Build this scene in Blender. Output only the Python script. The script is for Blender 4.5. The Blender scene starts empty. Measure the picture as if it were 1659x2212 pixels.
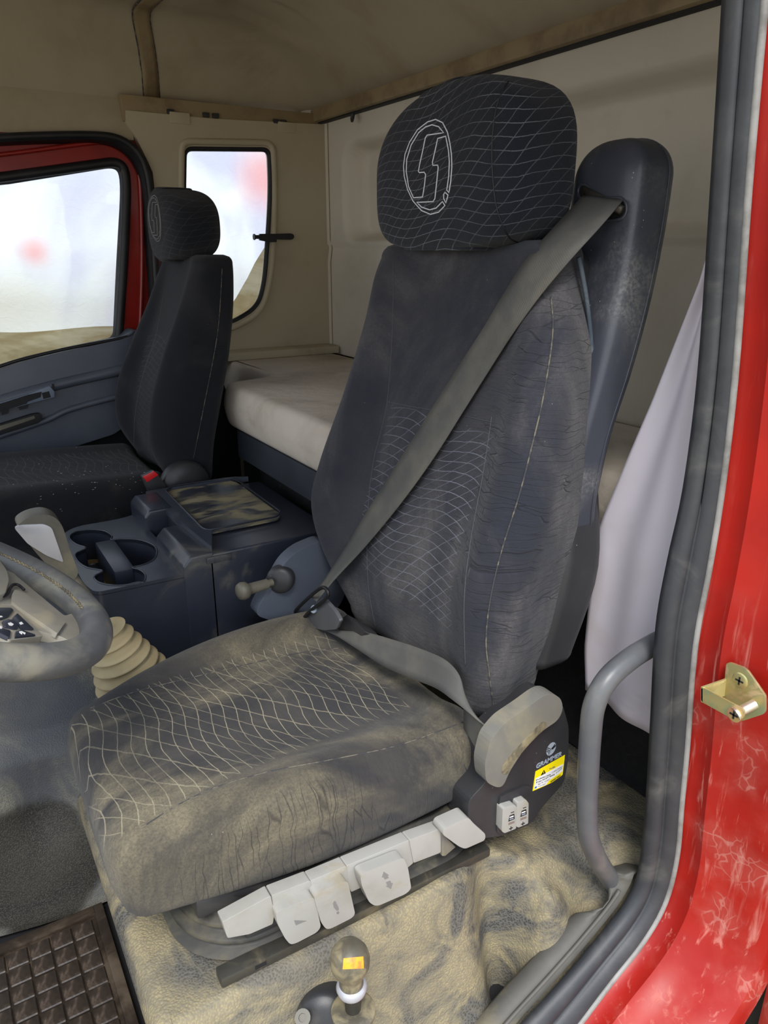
import bpy, bmesh, math, random
import numpy as np
from mathutils import Vector, Matrix
from mathutils.bvhtree import BVHTree
random.seed(7)
scene = bpy.context.scene
R = math.radians
# ------------------------------------------------------------------ camera, light, exposure
EYE = Vector((0.0, 0.0, 1.35)); PITCH = R(19.481); YAW = R(-31.463); FPX = 1600.0
cam = bpy.data.objects.new('camera', bpy.data.cameras.new('camera'))
scene.collection.objects.link(cam); scene.camera = cam
cam.location = EYE; cam.rotation_euler = (math.pi/2 - PITCH, 0, YAW)
cam.data.sensor_fit = 'VERTICAL'; cam.data.sensor_height = 36.0; cam.data.lens = 36.0*FPX/2212.0
cam.data.clip_start = 0.02
world = bpy.data.worlds.new('sky'); scene.world = world; world.use_nodes = True
wn = world.node_tree; wn.nodes.clear()
# bright hazy sky, even all round, a little bluer overhead, tan haze below the horizon
tcw = wn.nodes.new('ShaderNodeTexCoord'); sxyz = wn.nodes.new('ShaderNodeSeparateXYZ'); wr_ = wn.nodes.new('ShaderNodeValToRGB')
wn.links.new(tcw.outputs['Generated'], sxyz.inputs[0])
mr = wn.nodes.new('ShaderNodeMapRange'); mr.inputs[1].default_value = -1.0; mr.inputs[2].default_value = 1.0
wn.links.new(sxyz.outputs[2], mr.inputs[0]); wn.links.new(mr.outputs[0], wr_.inputs[0])
els = wr_.color_ramp.elements
els[0].position = .47; els[0].color = (.42, .38, .32, 1); els[1].position = 1.0; els[1].color = (.60, .78, 1.06, 1)
el = els.new(.505); el.color = (.97, .97, .97, 1)
el = els.new(.65); el.color = (.86, .94, 1.04, 1)
bg = wn.nodes.new('ShaderNodeBackground'); bg.inputs[1].default_value = 1.15
wo = wn.nodes.new('ShaderNodeOutputWorld')
wn.links.new(wr_.outputs[0], bg.inputs[0]); wn.links.new(bg.outputs[0], wo.inputs[0])
sl = bpy.data.lights.new('sun', 'SUN'); sl.energy = 2.3; sl.angle = R(22); sl.color = (1.0, 0.96, 0.90)
sun = bpy.data.objects.new('sun', sl); scene.collection.objects.link(sun)
sun.rotation_euler = Vector((0.30, 0.52, -0.80)).to_track_quat('-Z', 'Y').to_euler()
scene.view_settings.view_transform = 'Standard'; scene.view_settings.look = 'None'
scene.view_settings.exposure = 0.6; scene.view_settings.gamma = 1.0
scene.view_settings.use_curve_mapping = False

# ------------------------------------------------------------------ helpers
def ray(px, py):
    a, b = (px - 829.5)/FPX, -(py - 1106.0)/FPX
    c, s = math.cos(PITCH), math.sin(PITCH)
    r, u, f = a, c*b - s, s*b + c
    return Vector((math.cos(YAW)*r - math.sin(YAW)*f, math.sin(YAW)*r + math.cos(YAW)*f, u))
def P(px, py, x=None, y=None, z=None):
    """the point of the plane x=, y= or z= that the measured photo point belongs to"""
    d = ray(px, py)
    if x is not None: t = (x - EYE.x)/d.x
    elif y is not None: t = (y - EYE.y)/d.y
    else: t = (z - EYE.z)/d.z
    return EYE + d*t
def PP(px, py, p0, n):
    d = ray(px, py); return EYE + d*((Vector(p0) - EYE).dot(n)/d.dot(n))
def Ps(pts, **k): return [P(a, b, **k) for a, b in pts]

def link(name, me, mat=None, parent=None, smooth=True):
    o = bpy.data.objects.new(name, me); scene.collection.objects.link(o)
    if mat is not None: me.materials.append(mat)
    if smooth: me.polygons.foreach_set('use_smooth', [True]*len(me.polygons))
    if parent is not None: attach(o, parent)
    return o
ORIGIN = {}
def wloc(o):
    return ORIGIN.get(o.name, Vector((0, 0, 0)))
def attach(o, parent):
    o.parent = parent
    o.matrix_parent_inverse = Matrix.Translation(-wloc(parent))
def tag(o, label=None, cat=None, group=None, kind=None):
    if label: o['label'] = label
    if cat: o['category'] = cat
    if group: o['group'] = group
    if kind: o['kind'] = kind
    return o
def empty(name, loc, label=None, cat=None, group=None, kind=None):
    o = bpy.data.objects.new(name, None); scene.collection.objects.link(o)
    o.location = loc; o.empty_display_size = 0.05; ORIGIN[o.name] = Vector(loc)
    return tag(o, label, cat, group, kind)
def mk(name, verts, faces, mat, parent=None, smooth=True, uv=None):
    me = bpy.data.meshes.new(name); me.from_pydata([tuple(v) for v in verts], [], faces); me.update()
    if uv is not None:
        l = me.uv_layers.new(name='UVMap')
        for lo in me.loops: l.data[lo.index].uv = uv[lo.vertex_index]
    bm = bmesh.new(); bm.from_mesh(me); bmesh.ops.recalc_face_normals(bm, faces=bm.faces); bm.to_mesh(me); bm.free()
    return link(name, me, mat, parent, smooth)
def from_bm(name, bm, mat, parent=None, smooth=True):
    bmesh.ops.recalc_face_normals(bm, faces=bm.faces)
    me = bpy.data.meshes.new(name); bm.to_mesh(me); bm.free()
    return link(name, me, mat, parent, smooth)
def sharp(o, deg=40):
    try: o.data.set_sharp_from_angle(angle=R(deg))
    except Exception: pass
    return o
def spline(pts, n, closed=False):
    pts = [Vector(p) for p in pts]; m = len(pts); out = []
    segs = m if closed else m - 1
    g = (lambda i: pts[i % m]) if closed else (lambda i: pts[max(0, min(m-1, i))])
    for k in range(n):
        t = k/n*segs if closed else k/(n-1)*segs
        i = min(int(t), segs-1); f = t - i
        a, b, c, d = g(i-1), g(i), g(i+1), g(i+2)
        out.append(0.5*((2*b) + (c-a)*f + (2*a-5*b+4*c-d)*f*f + (3*b-a-3*c+d)*f**3))
    return out
def tube_data(pts, r, n=12, closed=False):
    m = len(pts); rr = r if isinstance(r, (list, tuple)) else [r]*m
    V, F = [], []
    up = None
    for i, p in enumerate(pts):
        a = pts[(i-1) % m] if (closed or i > 0) else p
        b = pts[(i+1) % m] if (closed or i < m-1) else p
        t = (b-a).normalized()
        if up is None:
            up = t.cross(Vector((0, 0, 1)))
            if up.length < .1: up = t.cross(Vector((1, 0, 0)))
        up = (up - t*up.dot(t)).normalized(); bi = t.cross(up)
        for k in range(n):
            q = 2*math.pi*k/n
            V.append(p + (up*math.cos(q) + bi*math.sin(q))*rr[i])
    for i in range(m if closed else m-1):
        for k in range(n):
            a, b = i*n+k, i*n+(k+1) % n
            c, d = ((i+1) % m)*n+(k+1) % n, ((i+1) % m)*n+k
            F.append((a, b, c, d))
    if not closed:
        F.append(tuple(range(n))[::-1]); F.append(tuple(range((m-1)*n, m*n)))
    return V, F
def tube(name, pts, r, mat, parent=None, n=12, closed=False, res=None):
    if res: pts = spline(pts, res, closed)
    V, F = tube_data([Vector(p) for p in pts], r, n, closed)
    return mk(name, V, F, mat, parent)
def tubes(name, lists, r, mat, parent=None, n=6):
    V, F = [], []
    for pts, closed in lists:
        v, f = tube_data([Vector(p) for p in pts], r, n, closed); o = len(V)
        V += v; F += [tuple(i+o for i in q) for q in f]
    return mk(name, V, F, mat, parent)
def prism(name, pts, vec, mat, parent=None, bevel=0.0, seg=2, smooth=True):
    bm = bmesh.new(); vec = Vector(vec)
    a = [bm.verts.new(p) for p in pts]; b = [bm.verts.new(Vector(p)+vec) for p in pts]
    n = len(pts)
    bm.faces.new(a); bm.faces.new(b[::-1])
    for i in range(n): bm.faces.new((a[i], a[(i+1) % n], b[(i+1) % n], b[i]))
    bmesh.ops.recalc_face_normals(bm, faces=bm.faces)
    if bevel: bmesh.ops.bevel(bm, geom=bm.edges[:], offset=bevel, segments=seg, affect='EDGES', clamp_overlap=True, profile=.6)
    bmesh.ops.triangulate(bm, faces=[f for f in bm.faces if len(f.verts) > 4])
    return sharp(from_bm(name, bm, mat, parent, smooth), 38)
def box(name, lo, hi, mat, parent=None, bevel=0.004, seg=2, M=None):
    bm = bmesh.new(); bmesh.ops.create_cube(bm, size=1.0)
    for v in bm.verts:
        v.co = Vector([lo[i] + (v.co[i]+.5)*(hi[i]-lo[i]) for i in range(3)])
    if bevel: bmesh.ops.bevel(bm, geom=bm.edges[:], offset=bevel, segments=seg, affect='EDGES', clamp_overlap=True, profile=.6)
    if M is not None: bmesh.ops.transform(bm, matrix=M, verts=bm.verts)
    return sharp(from_bm(name, bm, mat, parent), 38)
def lathe(name, base, axis, prof, mat, parent=None, n=32):
    """prof: (radius, height) pairs along axis from base"""
    ax = Vector(axis).normalized(); u = ax.orthogonal().normalized(); w = ax.cross(u)
    V, F = [], []
    for r, h in prof:
        for k in range(n):
            q = 2*math.pi*k/n
            V.append(Vector(base) + ax*h + (u*math.cos(q)+w*math.sin(q))*max(r, 1e-4))
    for i in range(len(prof)-1):
        for k in range(n):
            F.append((i*n+k, i*n+(k+1) % n, (i+1)*n+(k+1) % n, (i+1)*n+k))
    F.append(tuple(range(n))[::-1]); F.append(tuple(range((len(prof)-1)*n, len(prof)*n)))
    return sharp(mk(name, V, F, mat, parent), 50)
def grid(name, fn, nu, nv, mat, parent=None, thick=None):
    V, F, UV = [], [], []
    for j in range(nv+1):
        for i in range(nu+1):
            V.append(fn(i/nu, j/nv)); UV.append((i/nu, j/nv))
    for j in range(nv):
        for i in range(nu):
            a = j*(nu+1)+i; F.append((a, a+1, a+nu+2, a+nu+1))
    o = mk(name, V, F, mat, parent, uv=UV)
    if thick:
        m = o.modifiers.new('thickness', 'SOLIDIFY'); m.thickness = thick; m.offset = 0
    return o
def strip(name, A, B, mat, parent=None, thick=0.0015, nw=4, uvs=1.0):
    """a ribbon between two edge polylines"""
    m = len(A); V, F, UV = [], [], []; L = 0
    for i in range(m):
        if i: L += ((A[i]+B[i])/2 - (A[i-1]+B[i-1])/2).length
        for k in range(nw+1):
            f = k/nw; V.append(A[i].lerp(B[i], f)); UV.append((f*.048, L))
    for i in range(m-1):
        for k in range(nw):
            a = i*(nw+1)+k; F.append((a, a+1, a+nw+2, a+nw+1))
    o = mk(name, V, F, mat, parent, uv=UV)
    md = o.modifiers.new('thickness', 'SOLIDIFY'); md.thickness = thick; md.offset = 0
    return o
def holed(name, outer, holes, vec, mat, parent=None):
    """flat plate with holes, given thickness by vec"""
    bm = bmesh.new(); loops = []
    for lp in [outer]+holes:
        vs = [bm.verts.new(p) for p in lp]; loops.append(vs)
        for i in range(len(vs)): bm.edges.new((vs[i], vs[(i+1) % len(vs)]))
    bmesh.ops.triangle_fill(bm, use_beauty=True, use_dissolve=False, edges=bm.edges[:])
    fs = bm.faces[:]
    ex = bmesh.ops.extrude_face_region(bm, geom=fs)
    bmesh.ops.translate(bm, vec=Vector(vec), verts=[g for g in ex['geom'] if isinstance(g, bmesh.types.BMVert)])
    bm.faces.ensure_lookup_table()
    return sharp(from_bm(name, bm, mat, parent), 30)
def rrect(cx, cy, hx, hy, r, n=6):
    out = []
    for sx, sy, a0 in ((1, 1, 0), (-1, 1, 90), (-1, -1, 180), (1, -1, 270)):
        for k in range(n+1):
            a = R(a0 + 90*k/n)
            out.append((cx + sx*(hx-r) + r*math.cos(a), cy + sy*(hy-r) + r*math.sin(a)))
    return out
def roundpoly(pts, r, n=5):
    """fillet a polygon's corners"""
    pts = [Vector(p) for p in pts]; m = len(pts); out = []
    for i in range(m):
        a, b, c = pts[i-1], pts[i], pts[(i+1) % m]
        rr = r[i] if isinstance(r, (list, tuple)) else r
        d1, d2 = a-b, c-b
        k1, k2 = min(rr, d1.length*.48), min(rr, d2.length*.48)
        p, q = b + d1.normalized()*k1, b + d2.normalized()*k2
        for k in range(n+1):
            t = k/n; out.append(p*(1-t)**2 + b*2*t*(1-t) + q*t*t)
    return out
def smoothstep(a, b, x):
    t = max(0.0, min(1.0, (x-a)/(b-a))); return t*t*(3-2*t)
def bvh_of(objs):
    V, F = [], []
    for o in objs:
        k = len(V); V += [v.co.copy() for v in o.data.vertices]
        F += [tuple(i+k for i in p.vertices) for p in o.data.polygons]
    return BVHTree.FromPolygons(V, F)
def text(name, body, origin, xdir, ydir, size, mat, parent=None, depth=0.0004, bold=0.0, shear=0.0, width=1.0):
    c = bpy.data.curves.new(name, 'FONT'); c.body = body; c.size = size; c.extrude = depth; c.offset = bold; c.shear = shear
    c.align_x = 'CENTER'; c.align_y = 'CENTER'
    t = bpy.data.objects.new(name, c); scene.collection.objects.link(t)
    dg = bpy.context.evaluated_depsgraph_get(); me = bpy.data.meshes.new_from_object(t.evaluated_get(dg))
    bpy.data.objects.remove(t)
    xd = Vector(xdir).normalized()*width; yd = Vector(ydir).normalized(); zd = xd.cross(yd).normalized()
    M = Matrix(((xd.x, yd.x, zd.x, origin[0]), (xd.y, yd.y, zd.y, origin[1]), (xd.z, yd.z, zd.z, origin[2]), (0, 0, 0, 1)))
    me.transform(M); me.materials.clear()
    return link(name, me, mat, parent, smooth=False)

# ------------------------------------------------------------------ materials
class NT:
    def __init__(s, name):
        s.m = bpy.data.materials.new(name); s.m.use_nodes = True; s.t = s.m.node_tree; s.t.nodes.clear()
        s.out = s.n('ShaderNodeOutputMaterial')
    def n(s, t): return s.t.nodes.new(t)
    def l(s, a, b): s.t.links.new(a, b)
    def set(s, sock, v):
        if hasattr(v, 'is_linked') or isinstance(v, bpy.types.NodeSocket): s.l(v, sock)
        else: sock.default_value = v
    def math(s, op, a, b=0.0, c=0.0):
        n = s.n('ShaderNodeMath'); n.operation = op
        for i, v in enumerate((a, b, c)): s.set(n.inputs[i], v)
        return n.outputs[0]
    def ramp(s, v, lo, hi):
        n = s.n('ShaderNodeMapRange'); n.interpolation_type = 'SMOOTHSTEP'
        s.set(n.inputs[0], v); n.inputs[1].default_value = lo; n.inputs[2].default_value = hi
        return n.outputs[0]
    def noise(s, co, scale, detail=4, rough=.55, dist=0.0):
        n = s.n('ShaderNodeTexNoise'); s.l(co, n.inputs['Vector']); n.inputs['Scale'].default_value = scale
        n.inputs['Detail'].default_value = detail; n.inputs['Roughness'].default_value = rough; n.inputs['Distortion'].default_value = dist
        return n.outputs['Fac']
    def vor(s, co, scale, feat='F1'):
        n = s.n('ShaderNodeTexVoronoi'); n.feature = feat; s.l(co, n.inputs['Vector']); n.inputs['Scale'].default_value = scale
        return n.outputs['Distance']
    def mapping(s, co, sc=(1, 1, 1), rot=(0, 0, 0)):
        n = s.n('ShaderNodeMapping'); s.l(co, n.inputs[0]); n.inputs['Scale'].default_value = sc; n.inputs['Rotation'].default_value = rot
        return n.outputs[0]
    def mix(s, f, a, b):
        n = s.n('ShaderNodeMix'); n.data_type = 'RGBA'
        s.set(n.inputs[0], f); s.set(n.inputs[6], a if not isinstance(a, tuple) else (*a, 1)); s.set(n.inputs[7], b if not isinstance(b, tuple) else (*b, 1))
        return n.outputs[2]
    def obj(s):
        return s.n('ShaderNodeTexCoord').outputs['Object']
    def uv(s):
        return s.n('ShaderNodeTexCoord').outputs['UV']
    def sep(s, v):
        n = s.n('ShaderNodeSeparateXYZ'); s.l(v, n.inputs[0]); return n.outputs
    def bsdf(s, col, rough, metal=0.0, bump=None, bstr=.2, bdist=.002, spec=.5, sheen=0.0, coat=0.0):
        b = s.n('ShaderNodeBsdfPrincipled')
        s.set(b.inputs['Base Color'], col if not isinstance(col, tuple) else (*col, 1)); s.set(b.inputs['Roughness'], rough)
        b.inputs['Metallic'].default_value = metal; b.inputs['Specular IOR Level'].default_value = spec
        if sheen: b.inputs['Sheen Weight'].default_value = sheen
        if coat: b.inputs['Coat Weight'].default_value = coat; b.inputs['Coat Roughness'].default_value = .12
        if bump is not None:
            n = s.n('ShaderNodeBump'); n.inputs['Strength'].default_value = bstr; n.inputs['Distance'].default_value = bdist
            s.l(bump, n.inputs['Height']); s.l(n.outputs[0], b.inputs['Normal'])
        s.l(b.outputs[0], s.out.inputs[0]); return b

def S(r, g, b):
    f = lambda c: (c/255/12.92) if c/255 <= .04045 else ((c/255+.055)/1.055)**2.4
    return (f(r), f(g), f(b))
def worn(name, base, alt=None, dust=None, a_sc=6, a_lo=.45, a_hi=.65, d_sc=3, d_lo=.5, d_hi=.75, d_amt=.8, rough=.55, metal=0,
         b_sc=0, b_str=.2, b_dist=.001, spec=.5, fine=200, fine_amt=.0, stretch=(1, 1, 1), kind='noise', speck=0.0):
    t = NT(name); co = t.mapping(t.obj(), stretch); col = (*base, 1) if len(base) == 3 else base
    rgh = rough
    c = t.n('ShaderNodeRGB'); c.outputs[0].default_value = col; c = c.outputs[0]
    if alt: c = t.mix(t.ramp(t.noise(co, a_sc, 6, .6, .3), a_lo, a_hi), c, alt)
    if dust:
        f = t.ramp(t.noise(co, d_sc, 8, .62, .6), d_lo, d_hi)
        if fine_amt:
            g = t.ramp(t.noise(co, fine, 3, .7), .35, .7); f = t.math('MULTIPLY', f, t.math('ADD', t.math('MULTIPLY', g, fine_amt), 1-fine_amt))
        f = t.math('MULTIPLY', f, d_amt); c = t.mix(f, c, dust)
        n = t.n('ShaderNodeMapRange'); t.l(f, n.inputs[0]); n.inputs[3].default_value = rough; n.inputs[4].default_value = .9; rgh = n.outputs[0]
    if speck:
        sp = t.ramp(t.vor(co, 90), .10, .04); sp = t.math('MULTIPLY', sp, t.ramp(t.noise(co, 25, 2), .55, .6)); c = t.mix(t.math('MULTIPLY', sp, speck), c, (.6, .58, .52))
    bump = None
    if b_sc:
        bump = t.vor(t.obj(), b_sc, 'SMOOTH_F1') if kind == 'vor' else t.noise(t.obj(), b_sc, 4, .6)
    t.bsdf(c, rgh, metal, bump, b_str, b_dist, spec); return t.m

DUST = S(176, 164, 132)
M = {}
M['lining'] = worn('headliner_cloth', S(176, 165, 142), S(160, 146, 122), S(122, 104, 80), 3, .45, .8, 2.2, .55, .8, .35, .9, b_sc=300, b_str=.15)
M['backpanel'] = worn('rear_panel_vinyl', S(214, 207, 192), S(202, 194, 178), S(150, 134, 108), 4, .45, .8, 5, .62, .82, .35, .75, b_sc=500, b_str=.1)
M['sidepanel'] = worn('side_panel_plastic', S(186, 175, 150), S(172, 160, 136), S(126, 110, 84), 4, .45, .8, 4, .6, .8, .35, .7, b_sc=400, b_str=.1)
M['rail'] = worn('rail_plastic', S(150, 132, 100), S(120, 102, 76), None, 8, .45, .7, rough=.6)
M['red'] = worn('red_paint_clean', S(146, 32, 24), S(124, 26, 20), None, 5, .4, .7, rough=.28)
M['rubber'] = worn('seal_rubber', S(52, 54, 58), S(70, 71, 72), S(140, 136, 126), 8, .4, .7, 9, .5, .75, .28, .5, b_sc=250, b_str=.2)
M['blackrubber'] = worn('black_rubber', S(22, 22, 26), S(34, 34, 38), None, 10, .4, .7, rough=.5)
M['darkplastic'] = worn('black_plastic', S(46, 46, 49), S(56, 56, 58), S(128, 120, 102), 6, .4, .7, 5, .58, .8, .4, .42, b_sc=600, b_str=.12, speck=.5)
M['towerplastic'] = worn('tower_plastic', S(60, 63, 73), S(72, 75, 83), S(158, 155, 150), 6, .4, .7, 6, .45, .75, .5, .36, b_sc=350, b_str=.2, speck=.8, fine_amt=.8, fine=160)
M['navyplastic'] = worn('console_plastic', S(42, 46, 57), S(52, 56, 67), S(132, 124, 102), 6, .4, .7, 6, .56, .76, .5, .32, b_sc=700, b_str=.06, spec=.6)
M['lidplastic'] = worn('console_lid_plastic', S(50, 54, 64), S(60, 64, 74), S(158, 146, 112), 6, .4, .7, 7, .42, .62, .8, .3, spec=.6, stretch=(1, 2.2, 1))
M['bellowsdark'] = worn('suspension_boot_rubber', S(48, 47, 44), S(60, 58, 53), S(118, 110, 86), 8, .4, .7, 9, .45, .7, .6, .55)
M['lidtop'] = worn('console_lid_sheen', S(56, 61, 72), S(66, 71, 82), S(128, 120, 98), 6, .4, .7, 6, .56, .76, .4, .3, spec=.6)  # lid colour lightened to stand for the windshield's reflection
M['flange'] = worn('sunlit_flange', S(150, 148, 144), S(110, 108, 104), None, 14, .4, .7, rough=.5)
M['tandust'] = worn('thick_tan_dust', S(170, 150, 104), S(120, 104, 70), None, 14, .4, .7, rough=.95)
M['doorplastic'] = worn('door_trim_plastic', S(78, 84, 96), S(88, 93, 104), S(118, 116, 108), 4, .4, .7, 5, .6, .8, .3, .45, b_sc=700, b_str=.08)
M['switchframe'] = worn('switch_frame_plastic', S(116, 128, 146), S(100, 112, 130), None, 9, .4, .7, rough=.45)
M['greyplastic'] = worn('lever_grey_plastic', S(166, 164, 158), S(152, 149, 140), S(156, 142, 112), 9, .45, .75, 12, .56, .74, .6, .5)
M['trimgrey'] = worn('sill_trim_plastic', S(82, 80, 76), S(96, 93, 86), S(136, 126, 100), 7, .4, .7, 8, .45, .7, .6, .6, b_sc=500, b_str=.15)
M['dustygrey'] = worn('dusty_grey_plastic', S(112, 110, 104), S(126, 122, 112), S(150, 140, 112), 7, .4, .7, 8, .45, .7, .6, .6)
M['handle'] = worn('handle_plastic', S(84, 86, 90), S(98, 99, 100), S(150, 142, 124), 7, .4, .7, 6, .5, .75, .45, .38, b_sc=500, b_str=.1)
M['web'] = None
M['steel'] = worn('rail_steel', S(88, 86, 80), S(70, 67, 60), S(140, 126, 96), 10, .4, .7, 16, .5, .7, .6, .4, metal=.6)
M['zinc'] = worn('zinc_steel', S(214, 200, 140), S(184, 196, 150), S(222, 180, 150), 22, .42, .62, 30, .52, .7, .6, .3, metal=.75)
M['zincbright'] = worn('bright_zinc_steel', S(226, 220, 200), S(232, 200, 176), None, 24, .4, .65, rough=.28, metal=.8)
M['screwpink'] = worn('pink_plated_screw', S(222, 164, 130), S(210, 180, 120), None, 30, .4, .6, rough=.35, metal=.6)
def floormat():
    t = NT('floor_vinyl'); ob = t.obj()
    v = t.vor(ob, 300, 'SMOOTH_F1'); gr = t.ramp(v, .15, .55)
    c = t.mix(gr, S(54, 53, 52), S(92, 90, 86))
    f = t.ramp(t.noise(t.mapping(ob, (1, .8, 1.5)), 7.5, 8, .62, 1.0), .40, .60)
    f2 = t.math('MULTIPLY', f, t.math('ADD', t.math('MULTIPLY', t.math('SUBTRACT', 1.0, gr), .45), .5))
    c = t.mix(f2, c, S(162, 148, 112))
    g = t.math('MULTIPLY', t.ramp(t.noise(ob, 2.5, 4), .4, .65), .5); c = t.mix(g, c, S(140, 132, 112))
    sc = t.ramp(t.noise(t.mapping(ob, (30, 8, 4)), 1.0, 5, .7), .64, .70); c = t.mix(t.math('MULTIPLY', sc, .4), c, S(60, 60, 62))
    t.bsdf(c, .68, 0, v, .7, .002, .4); return t.m
M['floorvinyl'] = floormat()
M['carpet'] = worn('black_carpet', S(28, 28, 30), S(20, 20, 22), S(120, 116, 108), 60, .4, .6, 60, .66, .78, .6, .95, b_sc=400, b_str=1.0, b_dist=.004)
M['mattress'] = worn('mattress_cloth', S(205, 194, 180), S(182, 170, 156), S(140, 124, 104), 3, .4, .7, 4, .5, .78, .5, .92, b_sc=25, b_str=.3, b_dist=.01)
M['basedark'] = worn('bunk_base_panel', S(48, 54, 62), S(40, 45, 52), S(90, 88, 80), 5, .4, .7, 6, .6, .8, .3, .6)
M['dark'] = worn('dark_plastic_and_shade', S(24, 24, 28), None, None, rough=.7)
M['curtain'] = worn('curtain_vinyl', S(196, 190, 200), S(182, 174, 176), S(150, 140, 130), 2.5, .4, .7, 7, .62, .8, .3, .7, b_sc=60, b_str=.1)
M['mat'] = worn('floor_mat_rubber', S(44, 36, 30), S(34, 28, 24), S(96, 82, 66), 12, .4, .7, 5, .52, .66, .6, .35, b_sc=120, b_str=.25)
M['matpad'] = worn('floor_mat_pad_rubber', S(54, 46, 40), S(38, 32, 28), S(136, 118, 104), 16, .4, .65, 4.0, .50, .60, .85, .3, b_sc=160, b_str=.2)
M['beige'] = worn('boot_rubber', S(176, 160, 124), S(160, 144, 108), S(134, 118, 86), 9, .45, .7, 12, .55, .75, .5, .75)
M['wheelrim'] = worn('wheel_leather', S(92, 94, 96), S(78, 80, 84), S(168, 162, 140), 7, .4, .7, 8, .46, .7, .5, .55, b_sc=700, b_str=.2)
M['wheelspoke'] = worn('wheel_spoke_plastic', S(150, 146, 136), S(138, 134, 124), S(180, 168, 140), 10, .4, .7, 9, .5, .7, .5, .45)
M['silver'] = worn('silver_plastic', S(190, 190, 196), S(176, 176, 182), None, 10, .4, .7, rough=.3, metal=.3)
M['olive'] = worn('dusty_lever_plastic', S(104, 100, 88), S(88, 84, 74), S(140, 130, 104), 12, .4, .7, 10, .5, .7, .5, .5, b_sc=300, b_str=.2)
M['knob'] = worn('dusty_knob_plastic', S(96, 90, 76), S(80, 75, 64), S(168, 154, 118), 20, .4, .7, 30, .42, .65, .6, .45, b_sc=300, b_str=.2)
M['orange'] = worn('orange_sticker', S(236, 168, 40), S(226, 120, 60), None, 60, .5, .7, rough=.5)
M['yellow'] = worn('yellow_sticker', S(248, 226, 8), None, None, rough=.4)
M['white'] = worn('white_print', S(232, 232, 232), None, None, rough=.5)
M['logogrey'] = worn('grey_print', S(150, 160, 172), None, None, rough=.5)
M['ink'] = worn('black_print', S(26, 22, 24), None, None, rough=.5)
M['inkgrey'] = worn('grey_print_dark', S(128, 126, 124), None, None, rough=.6)
M['inkbrown'] = worn('brown_print', S(128, 112, 104), None, None, rough=.6)
M['inkblue'] = worn('blue_print', S(70, 110, 180), None, None, rough=.5)
M['thread'] = worn('white_thread', S(222, 222, 232), None, None, rough=.7)
M['threadgrey'] = worn('grey_thread', S(84, 84, 90), None, None, rough=.8)
M['seam'] = worn('seam_thread', S(62, 62, 66), S(112, 106, 92), None, 60, .45, .6, rough=.9)
M['piping'] = worn('seat_piping', S(66, 76, 88), S(96, 104, 112), None, 20, .4, .7, rough=.7)
M['redplastic'] = worn('red_button_plastic', S(216, 30, 34), None, None, rough=.35)
M['tancloth'] = None
M['ground'] = worn('yard_dirt', S(158, 146, 124), S(140, 128, 106), None, 1.2, .4, .7, rough=.95)

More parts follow.
